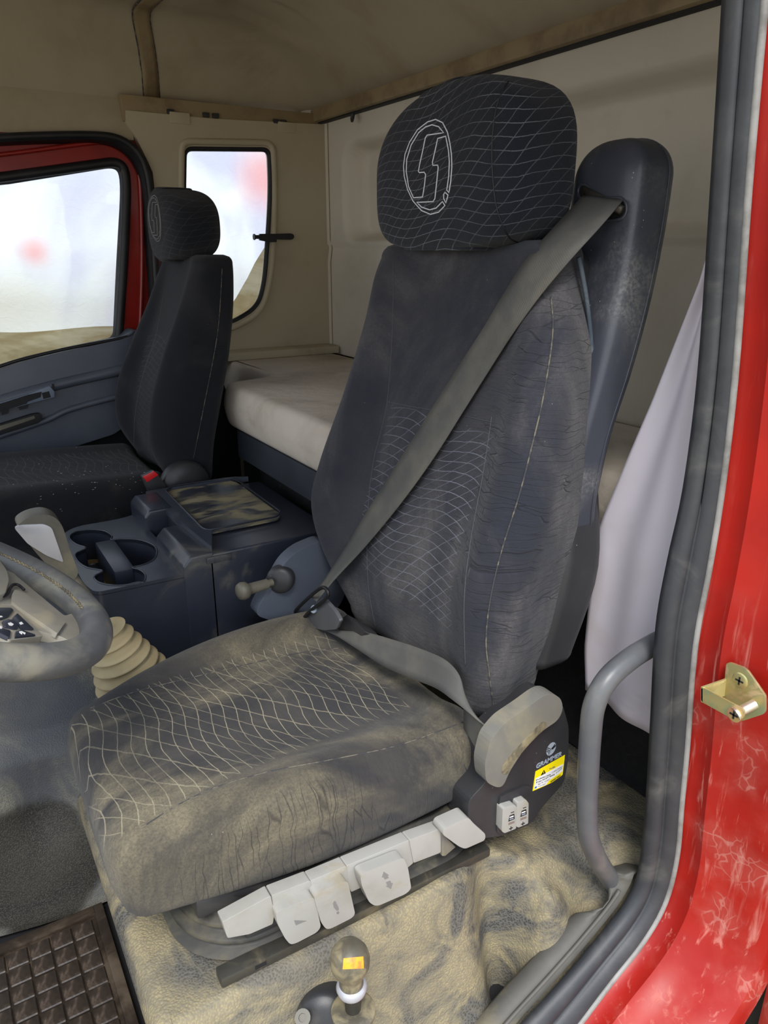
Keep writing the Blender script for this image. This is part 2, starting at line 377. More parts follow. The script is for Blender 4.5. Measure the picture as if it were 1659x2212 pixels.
def fabric(name, base, dust, lo, hi, amt, panel=None, line=S(150, 152, 158), lamt=.9, n1=62.0, n2=40.0, crease=True, dsc=4.0, stretch=(1, 1, 1), alt=None, side=None):
    """woven seat cloth; panel=(u0,u1,v0,v1) bounds the printed line pattern in metres, 'all' prints everywhere"""
    t = NT(name); uv = t.uv(); u, v, _ = t.sep(uv); ob = t.obj()
    c = t.n('ShaderNodeRGB'); c.outputs[0].default_value = (*base, 1); c = c.outputs[0]
    if alt: c = t.mix(t.ramp(t.noise(ob, 7, 5), .4, .7), c, alt)
    f = t.ramp(t.noise(t.mapping(ob, stretch), dsc, 9, .62, .8), lo, hi)
    g = t.ramp(t.noise(ob, 260, 3, .7), .3, .7)
    f = t.math('MULTIPLY', f, t.math('ADD', t.math('MULTIPLY', g, .5), .5)); f = t.math('MULTIPLY', f, amt)
    c = t.mix(f, c, dust)
    sn = t.noise(uv, 30, 2)
    if panel is not None:
        def fam(w, th):
            w = t.math('ABSOLUTE', t.math('SUBTRACT', t.math('FRACT', w), .5)); return t.ramp(w, th, th*.55)
        wav = t.math('MULTIPLY', t.math('SINE', t.math('ADD', t.math('MULTIPLY', u, 26), t.math('MULTIPLY', v, 9))), .42)
        a1 = t.math('ADD', t.math('MULTIPLY', v, n1), wav)
        a1 = t.math('ADD', a1, t.math('MULTIPLY', sn, .22))
        wb = t.math('MULTIPLY', t.math('SINE', t.math('ADD', t.math('MULTIPLY', v, 21), t.math('MULTIPLY', u, 12))), .5)
        a2 = t.math('ADD', t.math('ADD', t.math('MULTIPLY', u, n2*.62), t.math('MULTIPLY', v, n2*.85)), t.math('ADD', wb, t.math('MULTIPLY', sn, .2)))
        l1 = fam(a1, .042); l2 = t.math('MULTIPLY', fam(a2, .036), .7)
        ln = t.math('MAXIMUM', l1, l2)
        ln = t.math('MULTIPLY', ln, t.ramp(t.noise(uv, 700, 2), .25, .5))
        if panel != 'all':
            u0, u1, v0, v1 = panel
            for s, e, w in ((u, u0, .004), (v, v0, .004)): ln = t.math('MULTIPLY', ln, t.ramp(s, e-w, e+w))
            for s, e, w in ((u, u1, .004), (v, v1, .004)): ln = t.math('MULTIPLY', ln, t.ramp(s, e+w, e-w))
        ln = t.math('MULTIPLY', ln, t.math('ADD', t.math('MULTIPLY', t.ramp(t.noise(ob, 9, 3), .3, .65), .6), .4))
        c = t.mix(t.math('MULTIPLY', ln, lamt), c, line)
    crk = None
    if side is not None:
        m_, sc_, am = side; msk = t.ramp(u, m_+.03, m_-.02)
        nz = t.n('ShaderNodeTexNoise'); nz.inputs['Scale'].default_value = 14; t.l(uv, nz.inputs['Vector'])
        dv = t.n('ShaderNodeVectorMath'); dv.operation = 'MULTIPLY_ADD'; t.l(nz.outputs['Color'], dv.inputs[0]); dv.inputs[1].default_value = (.03, .03, 0); t.l(uv, dv.inputs[2])
        ed = t.ramp(t.vor(t.mapping(dv.outputs[0], sc_), 1.0, 'DISTANCE_TO_EDGE'), .035, .0)
        crk = t.math('MULTIPLY', t.math('MULTIPLY', ed, msk), t.ramp(t.noise(ob, 11, 3), .38, .6))
        c = t.mix(t.math('MULTIPLY', crk, am), c, (.012, .012, .016))
    # lint
    sp = t.ramp(t.vor(ob, 60), .05, .02); sp = t.math('MULTIPLY', sp, t.ramp(t.noise(ob, 18, 2), .58, .62)); c = t.mix(t.math('MULTIPLY', sp, .6), c, (.6, .58, .5))
    bump = t.noise(ob, 900, 2)
    if crease:
        cr = t.noise(t.mapping(uv, (14, 90, 1)), 1.0, 4, .6, 1.2)
        bump = t.math('ADD', t.math('MULTIPLY', cr, 1.6), t.math('MULTIPLY', bump, .5))
    if crk is not None: bump = t.math('SUBTRACT', bump, t.math('MULTIPLY', crk, 1.5))
    t.bsdf(c, .92, 0, bump, .6, .003, .2, sheen=.12); return t.m

F_cush = fabric('cushion_fabric', S(50, 49, 51), S(164, 152, 122), .42, .76, .8, (-.165, .17, .10, .66), S(186, 176, 148), .7, 44, 30, True, 3.2, (.8, 1.6, 1), alt=S(66, 63, 61), side=(-.262, (7, 60, 1), .6))
F_back = fabric('backrest_fabric', S(44, 46, 55), S(134, 128, 124),   .42, .76, .6, (-.20, .135, .70, 1.055), S(128, 131, 144), .85, 50, 44, True, 3.5, (1, 1, .6), alt=S(54, 54, 60), side=(-.17, (8, 70, 1), .35))
F_head = fabric('headrest_fabric', S(30, 33, 42), S(110, 106, 100), .55, .9, .3, 'all', S(126, 130, 138), .8, 62, 46, False, 4)
F_pback = fabric('passenger_backrest_fabric', S(30, 32, 38), S(100, 98, 96), .5, .85, .25, (-.13, .13, .72, 1.10), S(92, 94, 102), .7, 60, 34, False, 4)
F_pcush = fabric('passenger_cushion_fabric', S(30, 30, 34), S(110, 104, 94), .5, .8, .3, (-.16, .16, -.3, .60), S(112, 110, 106), .7, 42, 24, False, 5)
F_phead = fabric('passenger_headrest_fabric', S(30, 32, 38), S(100, 98, 96), .55, .9, .25, 'all', S(90, 92, 100), .6, 60, 34, False, 4)

def webbing():
    t = NT('belt_webbing'); uv = t.uv(); ob = t.obj()
    c = t.mix(t.ramp(t.noise(ob, 8, 6), .35, .7), S(82, 82, 80), S(102, 99, 92))
    c = t.mix(t.math('MULTIPLY', t.ramp(t.noise(ob, 22, 6), .5, .75), .5), c, S(78, 78, 78))
    w = t.n('ShaderNodeTexWave'); t.l(t.mapping(uv, (1, 1, 1), (0, 0, R(35))), w.inputs[0]); w.inputs['Scale'].default_value = 160
    t.bsdf(c, .8, 0, w.outputs['Fac'], .25, .0008, .3); return t.m
M['web'] = webbing()
def redstreak():
    t = NT('red_paint_dirty'); ob = t.obj()
    c = t.mix(t.ramp(t.noise(ob, 4, 5), .35, .7), S(168, 30, 20), S(146, 24, 18))
    st = t.mapping(ob, (22, 30, 1.6)); f = t.ramp(t.noise(st, 2.2, 6, .6, .5), .55, .68)
    f = t.math('MULTIPLY', f, t.ramp(t.noise(ob, 5, 4), .3, .62))
    z = t.sep(ob)[2]; low = t.ramp(z, 1.0, .6)
    f = t.math('MULTIPLY', f, t.math('ADD', t.math('MULTIPLY', low, .8), .12))
    c = t.mix(t.math('MULTIPLY', f, .7), c, S(214, 150, 136))
    film = t.math('MULTIPLY', t.ramp(t.noise(ob, 9, 6), .42, .7), t.math('MULTIPLY', low, .20)); c = t.mix(film, c, S(206, 130, 118))
    dv = t.n('ShaderNodeVectorMath'); dv.operation = 'ADD'; nz = t.n('ShaderNodeTexNoise'); nz.inputs['Scale'].default_value = 22; t.l(ob, nz.inputs['Vector'])
    sc_ = t.n('ShaderNodeVectorMath'); sc_.operation = 'SCALE'; t.l(nz.outputs['Color'], sc_.inputs[0]); sc_.inputs['Scale'].default_value = .05
    t.l(ob, dv.inputs[0]); t.l(sc_.outputs[0], dv.inputs[1])
    ed = t.ramp(t.vor(t.mapping(dv.outputs[0], (1, 1, .55)), 46, 'DISTANCE_TO_EDGE'), .07, .02)
    ed = t.math('MULTIPLY', ed, t.math('MULTIPLY', t.ramp(t.noise(ob, 9, 3), .52, .62), t.ramp(z, .85, .72))); c = t.mix(t.math('MULTIPLY', ed, .28), c, S(206, 160, 146))
    t.bsdf(c, t.math('ADD', t.math('MULTIPLY', f, .4), .38), 0, t.noise(ob, 30, 3), .08, .002, .3); return t.m
M['redjamb'] = redstreak()
def tunnelmat():
    t = NT('tunnel_cover_vinyl'); ob = t.obj()
    c = t.mix(t.ramp(t.noise(ob, 5, 5), .4, .7), S(84, 86, 90), S(106, 105, 101))
    f = t.ramp(t.noise(ob, 5.0, 8, .6, .9), .42, .60)
    v = t.vor(ob, 420, 'SMOOTH_F1'); f2 = t.math('MULTIPLY', f, t.ramp(v, .1, .5))
    c = t.mix(t.math('MULTIPLY', f2, .55), c, S(150, 146, 126))
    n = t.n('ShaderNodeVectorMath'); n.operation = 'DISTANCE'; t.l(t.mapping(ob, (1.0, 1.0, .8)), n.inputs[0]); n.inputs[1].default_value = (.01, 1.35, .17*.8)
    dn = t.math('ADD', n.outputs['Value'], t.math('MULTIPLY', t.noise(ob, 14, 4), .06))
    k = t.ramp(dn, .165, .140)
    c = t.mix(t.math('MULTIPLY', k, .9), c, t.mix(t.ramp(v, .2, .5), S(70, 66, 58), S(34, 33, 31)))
    t.bsdf(c, .55, 0, v, .45, .002, .4); return t.m
M['tunnel'] = tunnelmat()
def filmmat():
    t = NT('wrapping_film'); ob = t.obj()
    c = t.mix(t.ramp(t.noise(ob, 2.2, 4, .5, .8), .38, .62), (.98, .98, 1.0), (.74, .73, .90))
    x, y, z = t.sep(ob)
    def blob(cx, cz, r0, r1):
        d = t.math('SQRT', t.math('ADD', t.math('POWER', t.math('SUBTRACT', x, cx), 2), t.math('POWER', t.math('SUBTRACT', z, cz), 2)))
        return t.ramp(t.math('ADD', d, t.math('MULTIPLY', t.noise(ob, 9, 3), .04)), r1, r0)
    c = t.mix(t.math('MULTIPLY', blob(.39, 1.345, .015, .10), .75), c, (.97, .42, .42))  # light of a red object behind, painted into the film colour
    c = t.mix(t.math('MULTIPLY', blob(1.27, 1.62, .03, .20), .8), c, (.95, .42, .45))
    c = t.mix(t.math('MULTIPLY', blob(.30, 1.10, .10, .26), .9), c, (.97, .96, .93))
    a = t.n('ShaderNodeBsdfTranslucent'); t.l(c, a.inputs[0]); b = t.n('ShaderNodeBsdfDiffuse'); t.l(c, b.inputs[0])
    bp = t.n('ShaderNodeBump'); bp.inputs['Strength'].default_value = .5; bp.inputs['Distance'].default_value = .01
    t.l(t.noise(t.mapping(ob, (1, 1, 1), (0, .6, 0)), 26, 6, .6, 1.5), bp.inputs['Height']); t.l(bp.outputs[0], a.inputs[1]); t.l(bp.outputs[0], b.inputs[2])
    m = t.n('ShaderNodeMixShader'); m.inputs[0].default_value = .05; t.l(a.outputs[0], m.inputs[1]); t.l(b.outputs[0], m.inputs[2])
    tr = t.n('ShaderNodeBsdfTransparent'); t.l(c, tr.inputs[0]); m2 = t.n('ShaderNodeMixShader'); m2.inputs[0].default_value = .4; t.l(m.outputs[0], m2.inputs[1]); t.l(tr.outputs[0], m2.inputs[2]); t.l(m2.outputs[0], t.out.inputs[0]); return t.m
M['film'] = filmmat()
def clothmat():
    t = NT('tan_cover_cloth'); ob = t.obj()
    c = t.mix(t.ramp(t.noise(t.mapping(ob, (1, 1, 3)), 3, 6, .6, 1), .35, .65), S(214, 200, 168), S(176, 154, 112))
    a = t.n('ShaderNodeBsdfTranslucent'); t.l(c, a.inputs[0]); b = t.n('ShaderNodeBsdfDiffuse'); t.l(c, b.inputs[0])
    m = t.n('ShaderNodeMixShader'); m.inputs[0].default_value = .45; t.l(a.outputs[0], m.inputs[1]); t.l(b.outputs[0], m.inputs[2]); t.l(m.outputs[0], t.out.inputs[0]); return t.m
M['tancloth'] = clothmat()
def glassmat():
    t = NT('window_glass'); a = t.n('ShaderNodeBsdfTransparent'); a.inputs[0].default_value = (.93, .96, .95, 1)
    g = t.n('ShaderNodeBsdfGlossy'); g.inputs['Roughness'].default_value = .03
    fr = t.n('ShaderNodeFresnel'); fr.inputs[0].default_value = 1.45
    m = t.n('ShaderNodeMixShader'); t.l(fr.outputs[0], m.inputs[0]); t.l(a.outputs[0], m.inputs[1]); t.l(g.outputs[0], m.inputs[2]); t.l(m.outputs[0], t.out.inputs[0]); return t.m
M['glass'] = glassmat()

# ------------------------------------------------------------------ setting
mk('ground', [(-14, -14, -1.25), (14, -14, -1.25), (14, 14, -1.25), (-14, 14, -1.25)], [(0, 1, 2, 3)], M['ground'])['kind'] = 'structure'

def f_edge(d, w, p=2.3):
    return 1 - (1 - max(0.0, min(1.0, d/w)))**p
def roof_z(x, y):
    base = 1.795 + .035*smoothstep(.9, 1.47, x)
    f = f_edge(2.865-y, .20, 2.6)*f_edge(1.475-x, .52, 1.9)*f_edge(y-.62, .16)
    z = base + .27*f
    # shallow moulded panel over the passenger door and a lamp recess near the rear corner
    a = smoothstep(2.62, 2.66, y)*smoothstep(2.81, 2.78, y)*smoothstep(.60, .56, x)
    z += .010*a
    q = math.hypot((x-1.13)/.16, (y-2.50)/.10); z += .014*smoothstep(1.15, .85, q)
    return z
ceil = grid('ceiling', lambda u, v: (-.95 + 2.425*u, .62 + 2.245*v, roof_z(-.95+2.425*u, .62+2.245*v)), 96, 96, M['lining'], thick=.006)
tag(ceil, kind='structure')
path = [(.815 - .05*smoothstep(2.86, 2.70, y) - .0*y, y) for y in np.linspace(2.855, 1.1, 60)]
A = [Vector((x-.026, y, roof_z(x-.026, y)-.006)) for x, y in path]; B = [Vector((x+.026, y, roof_z(x+.026, y)-.006)) for x, y in path]
strip('seam_strip', A, B, M['rail'], ceil, .006)
for k in (-1, 1):
    tube('welt', [Vector((x+.027*k, y, roof_z(x+.027*k, y)-.007)) for x, y in path], .0028, M['seam'], ceil, 6)

def wall_x(y, z):
    # two recessed panels pressed into the rear wall
    def rr(y0, y1, z0, z1, r, w):
        cy, cz, hy, hz = (y0+y1)/2, (z0+z1)/2, (y1-y0)/2, (z1-z0)/2
        qy, qz = abs(y-cy)-hy+r, abs(z-cz)-hz+r
        d = math.hypot(max(qy, 0), max(qz, 0)) + min(max(qy, qz), 0) - r
        return smoothstep(0, -w, d)
    a = rr(1.93, 2.665, 1.372, 1.725, .08, .042); b = rr(.50, 1.71, 1.372, 1.725, .10, .045)
    x = 1.45 + .085*max(a, b)
    x += .008*smoothstep(1.374, 1.366, z)*smoothstep(1.30, 1.36, z)
    x -= .10*smoothstep(2.78, 2.865, y)**2           # rounded corner into the side wall
    return x
wb = grid('wall_back', lambda u, v: (wall_x(.62+2.24*u, .24+1.62*v), .62+2.24*u, .24+1.62*v), 150, 150, M['backpanel'])
tag(wb, kind='structure')
rl = box('trim_1', (1.405, .62, 1.806), (1.46, 2.83, 1.850), M['rail'], None, .006); tag(rl, kind='structure')
box('lip', (1.425, .62, 1.802), (1.455, 2.83, 1.807), M['dark'], rl, .001)

tube('corner_seam', [(wall_x(2.775, z)-.001, 2.775, z) for z in np.linspace(.95, 1.80, 30)], .0022, M['rail'], wb, 6)
# passenger side wall with door and quarter window openings
YW = 2.80
qw = roundpoly(Ps([(398, 316), (586, 318), (590, 420), (577, 610), (560, 668), (500, 702), (392, 706)], y=YW), [.03, .035, .2, .08, .06, .04, .04], 6)
wo_ = [P(272, 238, y=YW), P(272, 262, y=YW), P(296, 300, y=YW), P(330, 372, y=YW), P(350, 560, y=YW), P(352, 760, y=YW), Vector((.66, YW, .2)), Vector((1.46, YW, .2)), Vector((1.46, YW, 1.80)), P(455, 256, y=YW)]
ws = holed('wall_right', wo_, [qw], (0, .05, 0), M['sidepanel']); tag(ws, kind='structure')
# raised moulding round the quarter window
c = sum(qw, Vector())/len(qw)
tube('window_moulding', [p + (p-c).normalized()*.016 - Vector((0, .002, 0)) for p in qw], .011, M['sidepanel'], ws, 8, True)
# dark gap with clips between headliner and side panel
box('gap', (.70, 2.806, 1.755), (1.44, 2.85, 1.835), M['rail'], ws, .002)
for xx in (.86, .985, 1.02, 1.25, 1.28):
    box('clip', (xx-.012, 2.797, 1.788), (xx+.012, 2.81, 1.803), M['darkplastic'], ws, .003)
for xx in (.89, 1.29):
    box('tab', (xx-.035, 2.796, 1.76), (xx+.035, 2.804, 1.795), M['sidepanel'], ws, .002)
box('void_shade_panel', (.655, 2.785, .03), (1.02, 2.799, .93), M['dark'], ws, .002)  # added dark sheet painting the shade in the void behind the passenger seat
box('ledge', (.80, 2.70, .955), (1.44, 2.80, .985), M['sidepanel'], ws, .006)
w1 = empty('window_1', c, kind='structure')
def loopscale(lp, s, dy=0):
    cc = sum(lp, Vector())/len(lp); return [cc + (p-cc) + (p-cc).normalized()*s + Vector((0, dy, 0)) for p in lp]
tube('seal', loopscale(qw, -.004, .012), .011, M['blackrubber'], w1, 8, True)
prism('pane', loopscale(qw, .004, .030), (0, .004, 0), M['glass'], w1)

# passenger door
d1 = empty('door_1', (.2, 2.83, .9), kind='structure')
# weather seal hugging the opening
ws_path = Ps([(-260, 322), (-100, 309), (0, 301), (120, 296), (215, 296), (262, 305), (296, 330), (316, 366), (326, 420), (332, 500), (338, 600), (342, 680), (346, 760), (352, 900)], y=2.80)
sp = spline(ws_path, 60)
strip('weather_seal', [p + Vector((0, -.012, 0)) for p in sp], [p + Vector((-.02, .03, -.012)) for p in sp], M['blackrubber'], d1, .014, 3)
tube('seal_bulb', [p + Vector((-.004, -.010, .004)) for p in sp], .012, M['blackrubber'], d1, 8)
outer = Ps([(-260, 290), (0, 272), (225, 268), (305, 290), (332, 372), (350, 760), (345, 900), (-260, 1000)], y=2.835)
glass_o = roundpoly(Ps([(-240, 405), (0, 379), (262, 345), (278, 380), (272, 560), (258, 742), (-240, 900)], y=2.835), [.02, .02, .045, .1, .1, .03, .02], 6)
holed('door_frame', outer, [glass_o], (0, .04, 0), M['red'], d1)
rp = spline(Ps([(-260, 358), (0, 334), (238, 306), (285, 330), (300, 372), (306, 480), (306, 620), (300, 760)], y=2.828), 50)
tube('frame_rib', rp, .007, M['red'], d1, 8)
tube('window_seal', loopscale(glass_o, -.006, .0), .016, M['blackrubber'], d1, 8, True)
tube('glass_channel', loopscale(glass_o, -.020, .014), .008, M['rubber'], d1, 8, True)
prism('window_pane', loopscale(glass_o, .0, .022), (0, .004, 0), M['glass'], d1)
pan = prism('door_panel', roundpoly(Ps([(304, 716), (290, 712), (268, 732), (150, 757), (60, 778), (0, 797), (-150, 850), (-300, 920), (-300, 1120), (0, 1015), (120, 978), (246, 938), (300, 900)], y=2.73), .012, 3), (0, .10, 0), M['doorplastic'], d1, .008, 3)
tube('sill_strip', spline(Ps([(290, 716), (268, 729), (150, 752), (60, 773), (0, 791), (-150, 843)], y=2.735), 30), .006, M['blackrubber'], d1, 6)
# horizontal ledges of the trim
def ledge(name, pts, r, y, mat): tube(name, spline(Ps(pts, y=y), 24), r, mat, d1, 10)
ledge('arm_ledge', [(-120, 905), (0, 866), (120, 832), (270, 798), (310, 790)], .018, 2.725, M['doorplastic'])
ledge('lower_ledge', [(-120, 985), (0, 942), (100, 908), (150, 885), (250, 858), (310, 846)], .010, 2.722, M['doorplastic'])
sw = prism('switch_panel', Ps([(-120, 925), (0, 890), (95, 864), (118, 858), (118, 846), (108, 834), (85, 842), (60, 852), (-120, 908)], y=2.700), (0, .024, 0), M['switchframe'], d1, .002)
for a in ([(-100, 915), (60, 868), (58, 872), (-100, 921)], [(4, 889), (20, 884), (18, 893), (4, 897)], [(42, 879), (62, 873), (60, 882), (42, 886)], [(90, 849), (106, 845), (110, 858), (94, 862)], [(112, 830), (117, 829), (118, 842), (114, 843)]):
    prism('slot', Ps(a, y=2.6995), (0, .003, 0), M['dark'], sw)
prism('torn_opening', Ps([(-120, 905), (0, 872), (60, 853), (90, 846), (88, 858), (60, 868), (0, 886), (-120, 920)], y=2.6990), (0, .003, 0), M['dark'], sw)
pk = prism('pull_pocket', roundpoly(Ps([(-120, 955), (0, 917), (70, 895), (88, 893), (92, 903), (84, 914), (0, 940), (-120, 980)], y=2.704), .008, 3), (0, .02, 0), M['dark'], d1, .003)
prism('pocket_dust', roundpoly(Ps([(-60, 938), (0, 920), (74, 898), (76, 904), (0, 930), (-60, 948)], y=2.7034), .004, 3), (0, .003, 0), M['olive'], pk)

mk('door_header', [(-.95, 2.815, 1.685), (.73, 2.815, 1.70), (.73, 2.82, 1.76), (.73, 2.85, 1.83), (-.95, 2.85, 1.83), (-.95, 2.82, 1.76)], [(0, 1, 2, 5), (5, 2, 3, 4)], M['lining'], ws)
box('door_skin', (-.95, 2.79, .03), (.70, 2.81, .93), M['dark'], d1, .002)
# plastic film wrapped round the cab outside, tan cover cloth below it
def crumple(x, z, a=.012):
    return a*(math.sin(9*x+4*z)+math.sin(17*x-13*z+1.3)*.6+math.sin(31*z+5*x)*.3)
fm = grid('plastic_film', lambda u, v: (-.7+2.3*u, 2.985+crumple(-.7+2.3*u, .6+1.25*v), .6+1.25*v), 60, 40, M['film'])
tag(fm, 'milky wrapping film with the blur of red things behind painted in, hanging outside the far side windows', 'film')
def clothfn(x0, x1, top, y0):
    def fn(u, v):
        x = x0+(x1-x0)*u; zt = top(x); z = .55+(zt-.55)*v
        return (x, y0+crumple(x*1.5, z*2, .009), z)
    return fn
tag(grid('cover_cloth', clothfn(-.7, .82, lambda x: 1.088-.012*x+.006*math.sin(14*x), 2.915), 50, 16, M['tancloth']), 'crumpled tan cover cloth seen through bottom of far door window', 'cloth')
tag(grid('cover_cloth', clothfn(.88, 1.45, lambda x: 1.10+.36*smoothstep(.98, 1.36, x), 2.915), 30, 16, M['tancloth']), 'tan cover cloth sagging across the bottom of the small rear side window', 'cloth')

# ---- driver side: pillar, door opening, red jamb
IN = Ps([(1572, -260), (1568, -100), (1565, 0), (1540, 400), (1512, 800), (1480, 1050), (1447, 1200), (1424, 1320), (1415, 1420), (1408, 1560), (1400, 1700), (1393, 1790), (1380, 1885), (1348, 1954), (1276, 2045), (1204, 2128), (1128, 2212), (1030, 2325), (800, 2580)], y=.66)
OUT = Ps([(1662, -260), (1652, -100), (1644, 0), (1610, 400), (1582, 800), (1554, 1050), (1527, 1220), (1502, 1350), (1490, 1450), (1480, 1600), (1468, 1730), (1457, 1850), (1431, 1947), (1384, 2030), (1312, 2121), (1243, 2212), (1160, 2315), (1060, 2430), (880, 2640)], y=.62)
NP = 90
IN, OUT = spline(IN, NP), spline(OUT, NP)
TAN = [(IN[min(i+1, NP-1)]-IN[max(i-1, 0)]).normalized() for i in range(NP)]
NRM = [Vector((0, 1, 0)).cross(t).normalized() for t in TAN]
NRM = [n if n.dot(Vector((1, 0, -.2))) > 0 else -n for n in NRM]
wl = empty('wall_left', (.93, .60, .9), kind='structure')
def sweep(name, prof, mat, base, parent):
    """prof: (y, outward offset) swept along the door opening line base (points projected to y=0)"""
    V, F, UV = [], [], []; m = len(prof)
    for i in range(NP):
        for k, (yy, o) in enumerate(prof):
            p = base[i]; V.append(Vector((p.x, yy, p.z)) + NRM[i]*o)
    for i in range(NP-1):
        for k in range(m-1): F.append((i*m+k, i*m+k+1, (i+1)*m+k+1, (i+1)*m+k))
    o = mk(name, V, F, mat, parent); return sharp(o, 35)
sweep('door_jamb', [(.634, .004), (.625, .0), (.612, .010), (.592, .014), (.577, .010), (.562, .022), (.53, .034), (.50, .038), (.475, .044), (.455, .052), (.450, .064), (.450, .10)], M['redjamb'], OUT, wl)
# seal: two bulbs and a flange, its sunlit edge put in as pale colour
ms = []
for i in range(NP):
    a, b = IN[i], OUT[i]; out = Vector((-.55, -.8, 0)) if False else (-NRM[i]*.55 + Vector((0, -.83, 0)))
    row = []
    for s in np.linspace(0, 1, 15):
        h = .012*abs(math.sin(math.pi*min(s/.47, 1.0)))**.6 if s < .47 else .009*abs(math.sin(math.pi*(s-.47)/.53))**.6
        row.append(a.lerp(b, s) + out*h)
    ms.append(row)
V = [p for r in ms for p in r]; F = [(i*15+k, i*15+k+1, (i+1)*15+k+1, (i+1)*15+k) for i in range(NP-1) for k in range(14)]
ds = mk('door_seal', V, F, M['rubber'], wl); sm = ds.modifiers.new('thickness', 'SOLIDIFY'); sm.thickness = .004; sm.offset = -1
ds['label'] = 'grey dusty double lipped rubber door seal'
tube('seal_flange', [OUT[i] + Vector((0, -.006, 0)) - NRM[i]*.002 for i in range(NP)], .0055, M['flange'], wl, 6)
# inner pillar trim and cab side behind it
V = []; 
for i in range(NP):
    if IN[i].z < .24: break
    V += [Vector((IN[i].x+.020, .668, IN[i].z)), Vector((IN[i].x+.075, .70, IN[i].z)), Vector((1.06, .70, IN[i].z))]
n3 = len(V)//3
mk('pillar_trim', V, [(i*3+k, i*3+k+1, i*3+k+4, i*3+k+3) for i in range(n3-1) for k in range(2)], M['sidepanel'], wl)
qn = [Vector((x, .70, z)) for x, z in rrect(1.25, 1.40, .15, .29, .06)]
holed('side_panel', [Vector((1.05, .70, .2)), Vector((1.46, .70, .2)), Vector((1.46, .70, 1.84)), Vector((1.05, .70, 1.84))], [qn], (0, -.03, 0), M['sidepanel'], wl)
prism('unseen_side_pane', qn, (0, -.004, 0), M['glass'], wl)  # unseen window mirrored from the far side, added to let in light
box('roof_header', (-.95, .60, 1.72), (1.46, .70, 1.84), M['red'], wl, .01)
# lower dash and front wall, out of view
fw = box('wall_front', (-.98, .62, .0), (-.90, 2.86, .95), M['doorplastic'], None, .01); tag(fw, kind='structure')
# red panel edge at bottom right, with an added dark sheet for the gap's shade
box('gap_shade_panel', (1.085, .30, -.9), (1.10, .62, 1.7), M['dark'], wl, .002)
box('body_panel', (1.06, .30, -.9), (1.084, .458, .30), M['redjamb'], wl, .012)

# sill trim with notched end
def trimrow(i0, i1):
    V, F = [], []; rows = list(range(i0, i1))
    for i in rows:
        f = (i-i0)/(i1-1-i0)
        top = .045*smoothstep(0, .10, f)
        p = IN[i]; n = -NRM[i]
        prof = [(.668, .000), (.671, .010), (.680, .018), (.694, .023), (.712, .020), (.722, .006), (.726, -.04)]
        w = smoothstep(-.02, .06, f)
        nx = 1-.75*smoothstep(.10, .16, f)*smoothstep(.30, .20, f)      # the scooped notch behind the handle foot
        for k, (yy, o) in enumerate(prof):
            yk = .668 + (yy-.668)*w*(nx if k > 2 else 1)
            V.append(Vector((p.x, yk, p.z)) + n*o)
    m = 7
    for i in range(len(rows)-1):
        for k in range(m-1): F.append((i*m+k, i*m+k+1, (i+1)*m+k+1, (i+1)*m+k))
    F.append(tuple(range(m)))
    return V, F
i0 = next(i for i in range(NP) if IN[i].z < .275)
V, F = trimrow(i0, NP)
st = mk('sill_trim', V, F, M['trimgrey'], None); tag(st, 'dusty grey plastic sill trim with scooped end inside door seal', 'sill trim')
tube('trim_bead', [IN[i] + Vector((0, .012, 0)) - NRM[i]*.018 for i in range(i0+3, NP)], .004, M['trimgrey'], st, 6)

# ---- floor platform beside and below the driver seat
def plat_z(x, y):
    zt = .315 - .05*smoothstep(.66, .86, x)
    zl = float(np.interp(x, [.5, .62, .70, .81, .90, .96, 1.02], [.02, .04, .055, .085, .14, .225, .255]))
    vq = math.exp(-((x-.715)/.045)**2)
    s = smoothstep(.700+.055*vq, .800+.035*vq, y)
    z = zl + (zt-zl)*s
    z += .115*math.exp(-(((x-.805)/.05)**2 + ((y-.722)/.035)**2))      # lump by the sill
    z -= .06*math.exp(-(((x-.715)/.032)**2 + ((y-.765)/.04)**2))      # hollow beside it
    z += .02*math.exp(-(((x-.62)/.05)**2 + ((y-.745)/.05)**2))
    # seam of the floor mat piece
    z -= .006*math.exp(-(((x-.935)/.004)**2))*smoothstep(.86, .84, y)
    z -= .006*math.exp(-(((y-.855)/.004)**2))*smoothstep(.935, .95, x)
    return z
fl = grid('floor', lambda u, v: (.135+1.32*u, .645+.95*v, plat_z(.135+1.32*u, .645+.95*v)), 150, 110, M['floorvinyl']); tag(fl, kind='structure')
# rounded nose of the platform towards the footwell
def nosefn(u, v):
    y = .645+.72*u; z1 = plat_z(.135, y); a = v*math.pi/2
    if v < .4: 
        q = v/.4*math.pi/2; return (.135-.03*math.sin(q), y, z1-.03*(1-math.cos(q)))
    f = (v-.4)/.6; return (.105+.045*f, y, (z1-.03)*(1-f)+.02*f)
grid('platform_front', nosefn, 40, 20, M['floorvinyl'], fl)
mk('subfloor', [(-.95, .62, .03), (1.46, .62, .03), (1.46, 2.86, .03), (-.95, 2.86, .03)], [(0, 1, 2, 3)], M['dark'], fl)
mk('carpet', [(.9, 1.5, .262), (1.46, 1.5, .262), (1.46, 2.86, .262), (.9, 2.86, .262)], [(0, 1, 2, 3)], M['carpet'], fl)

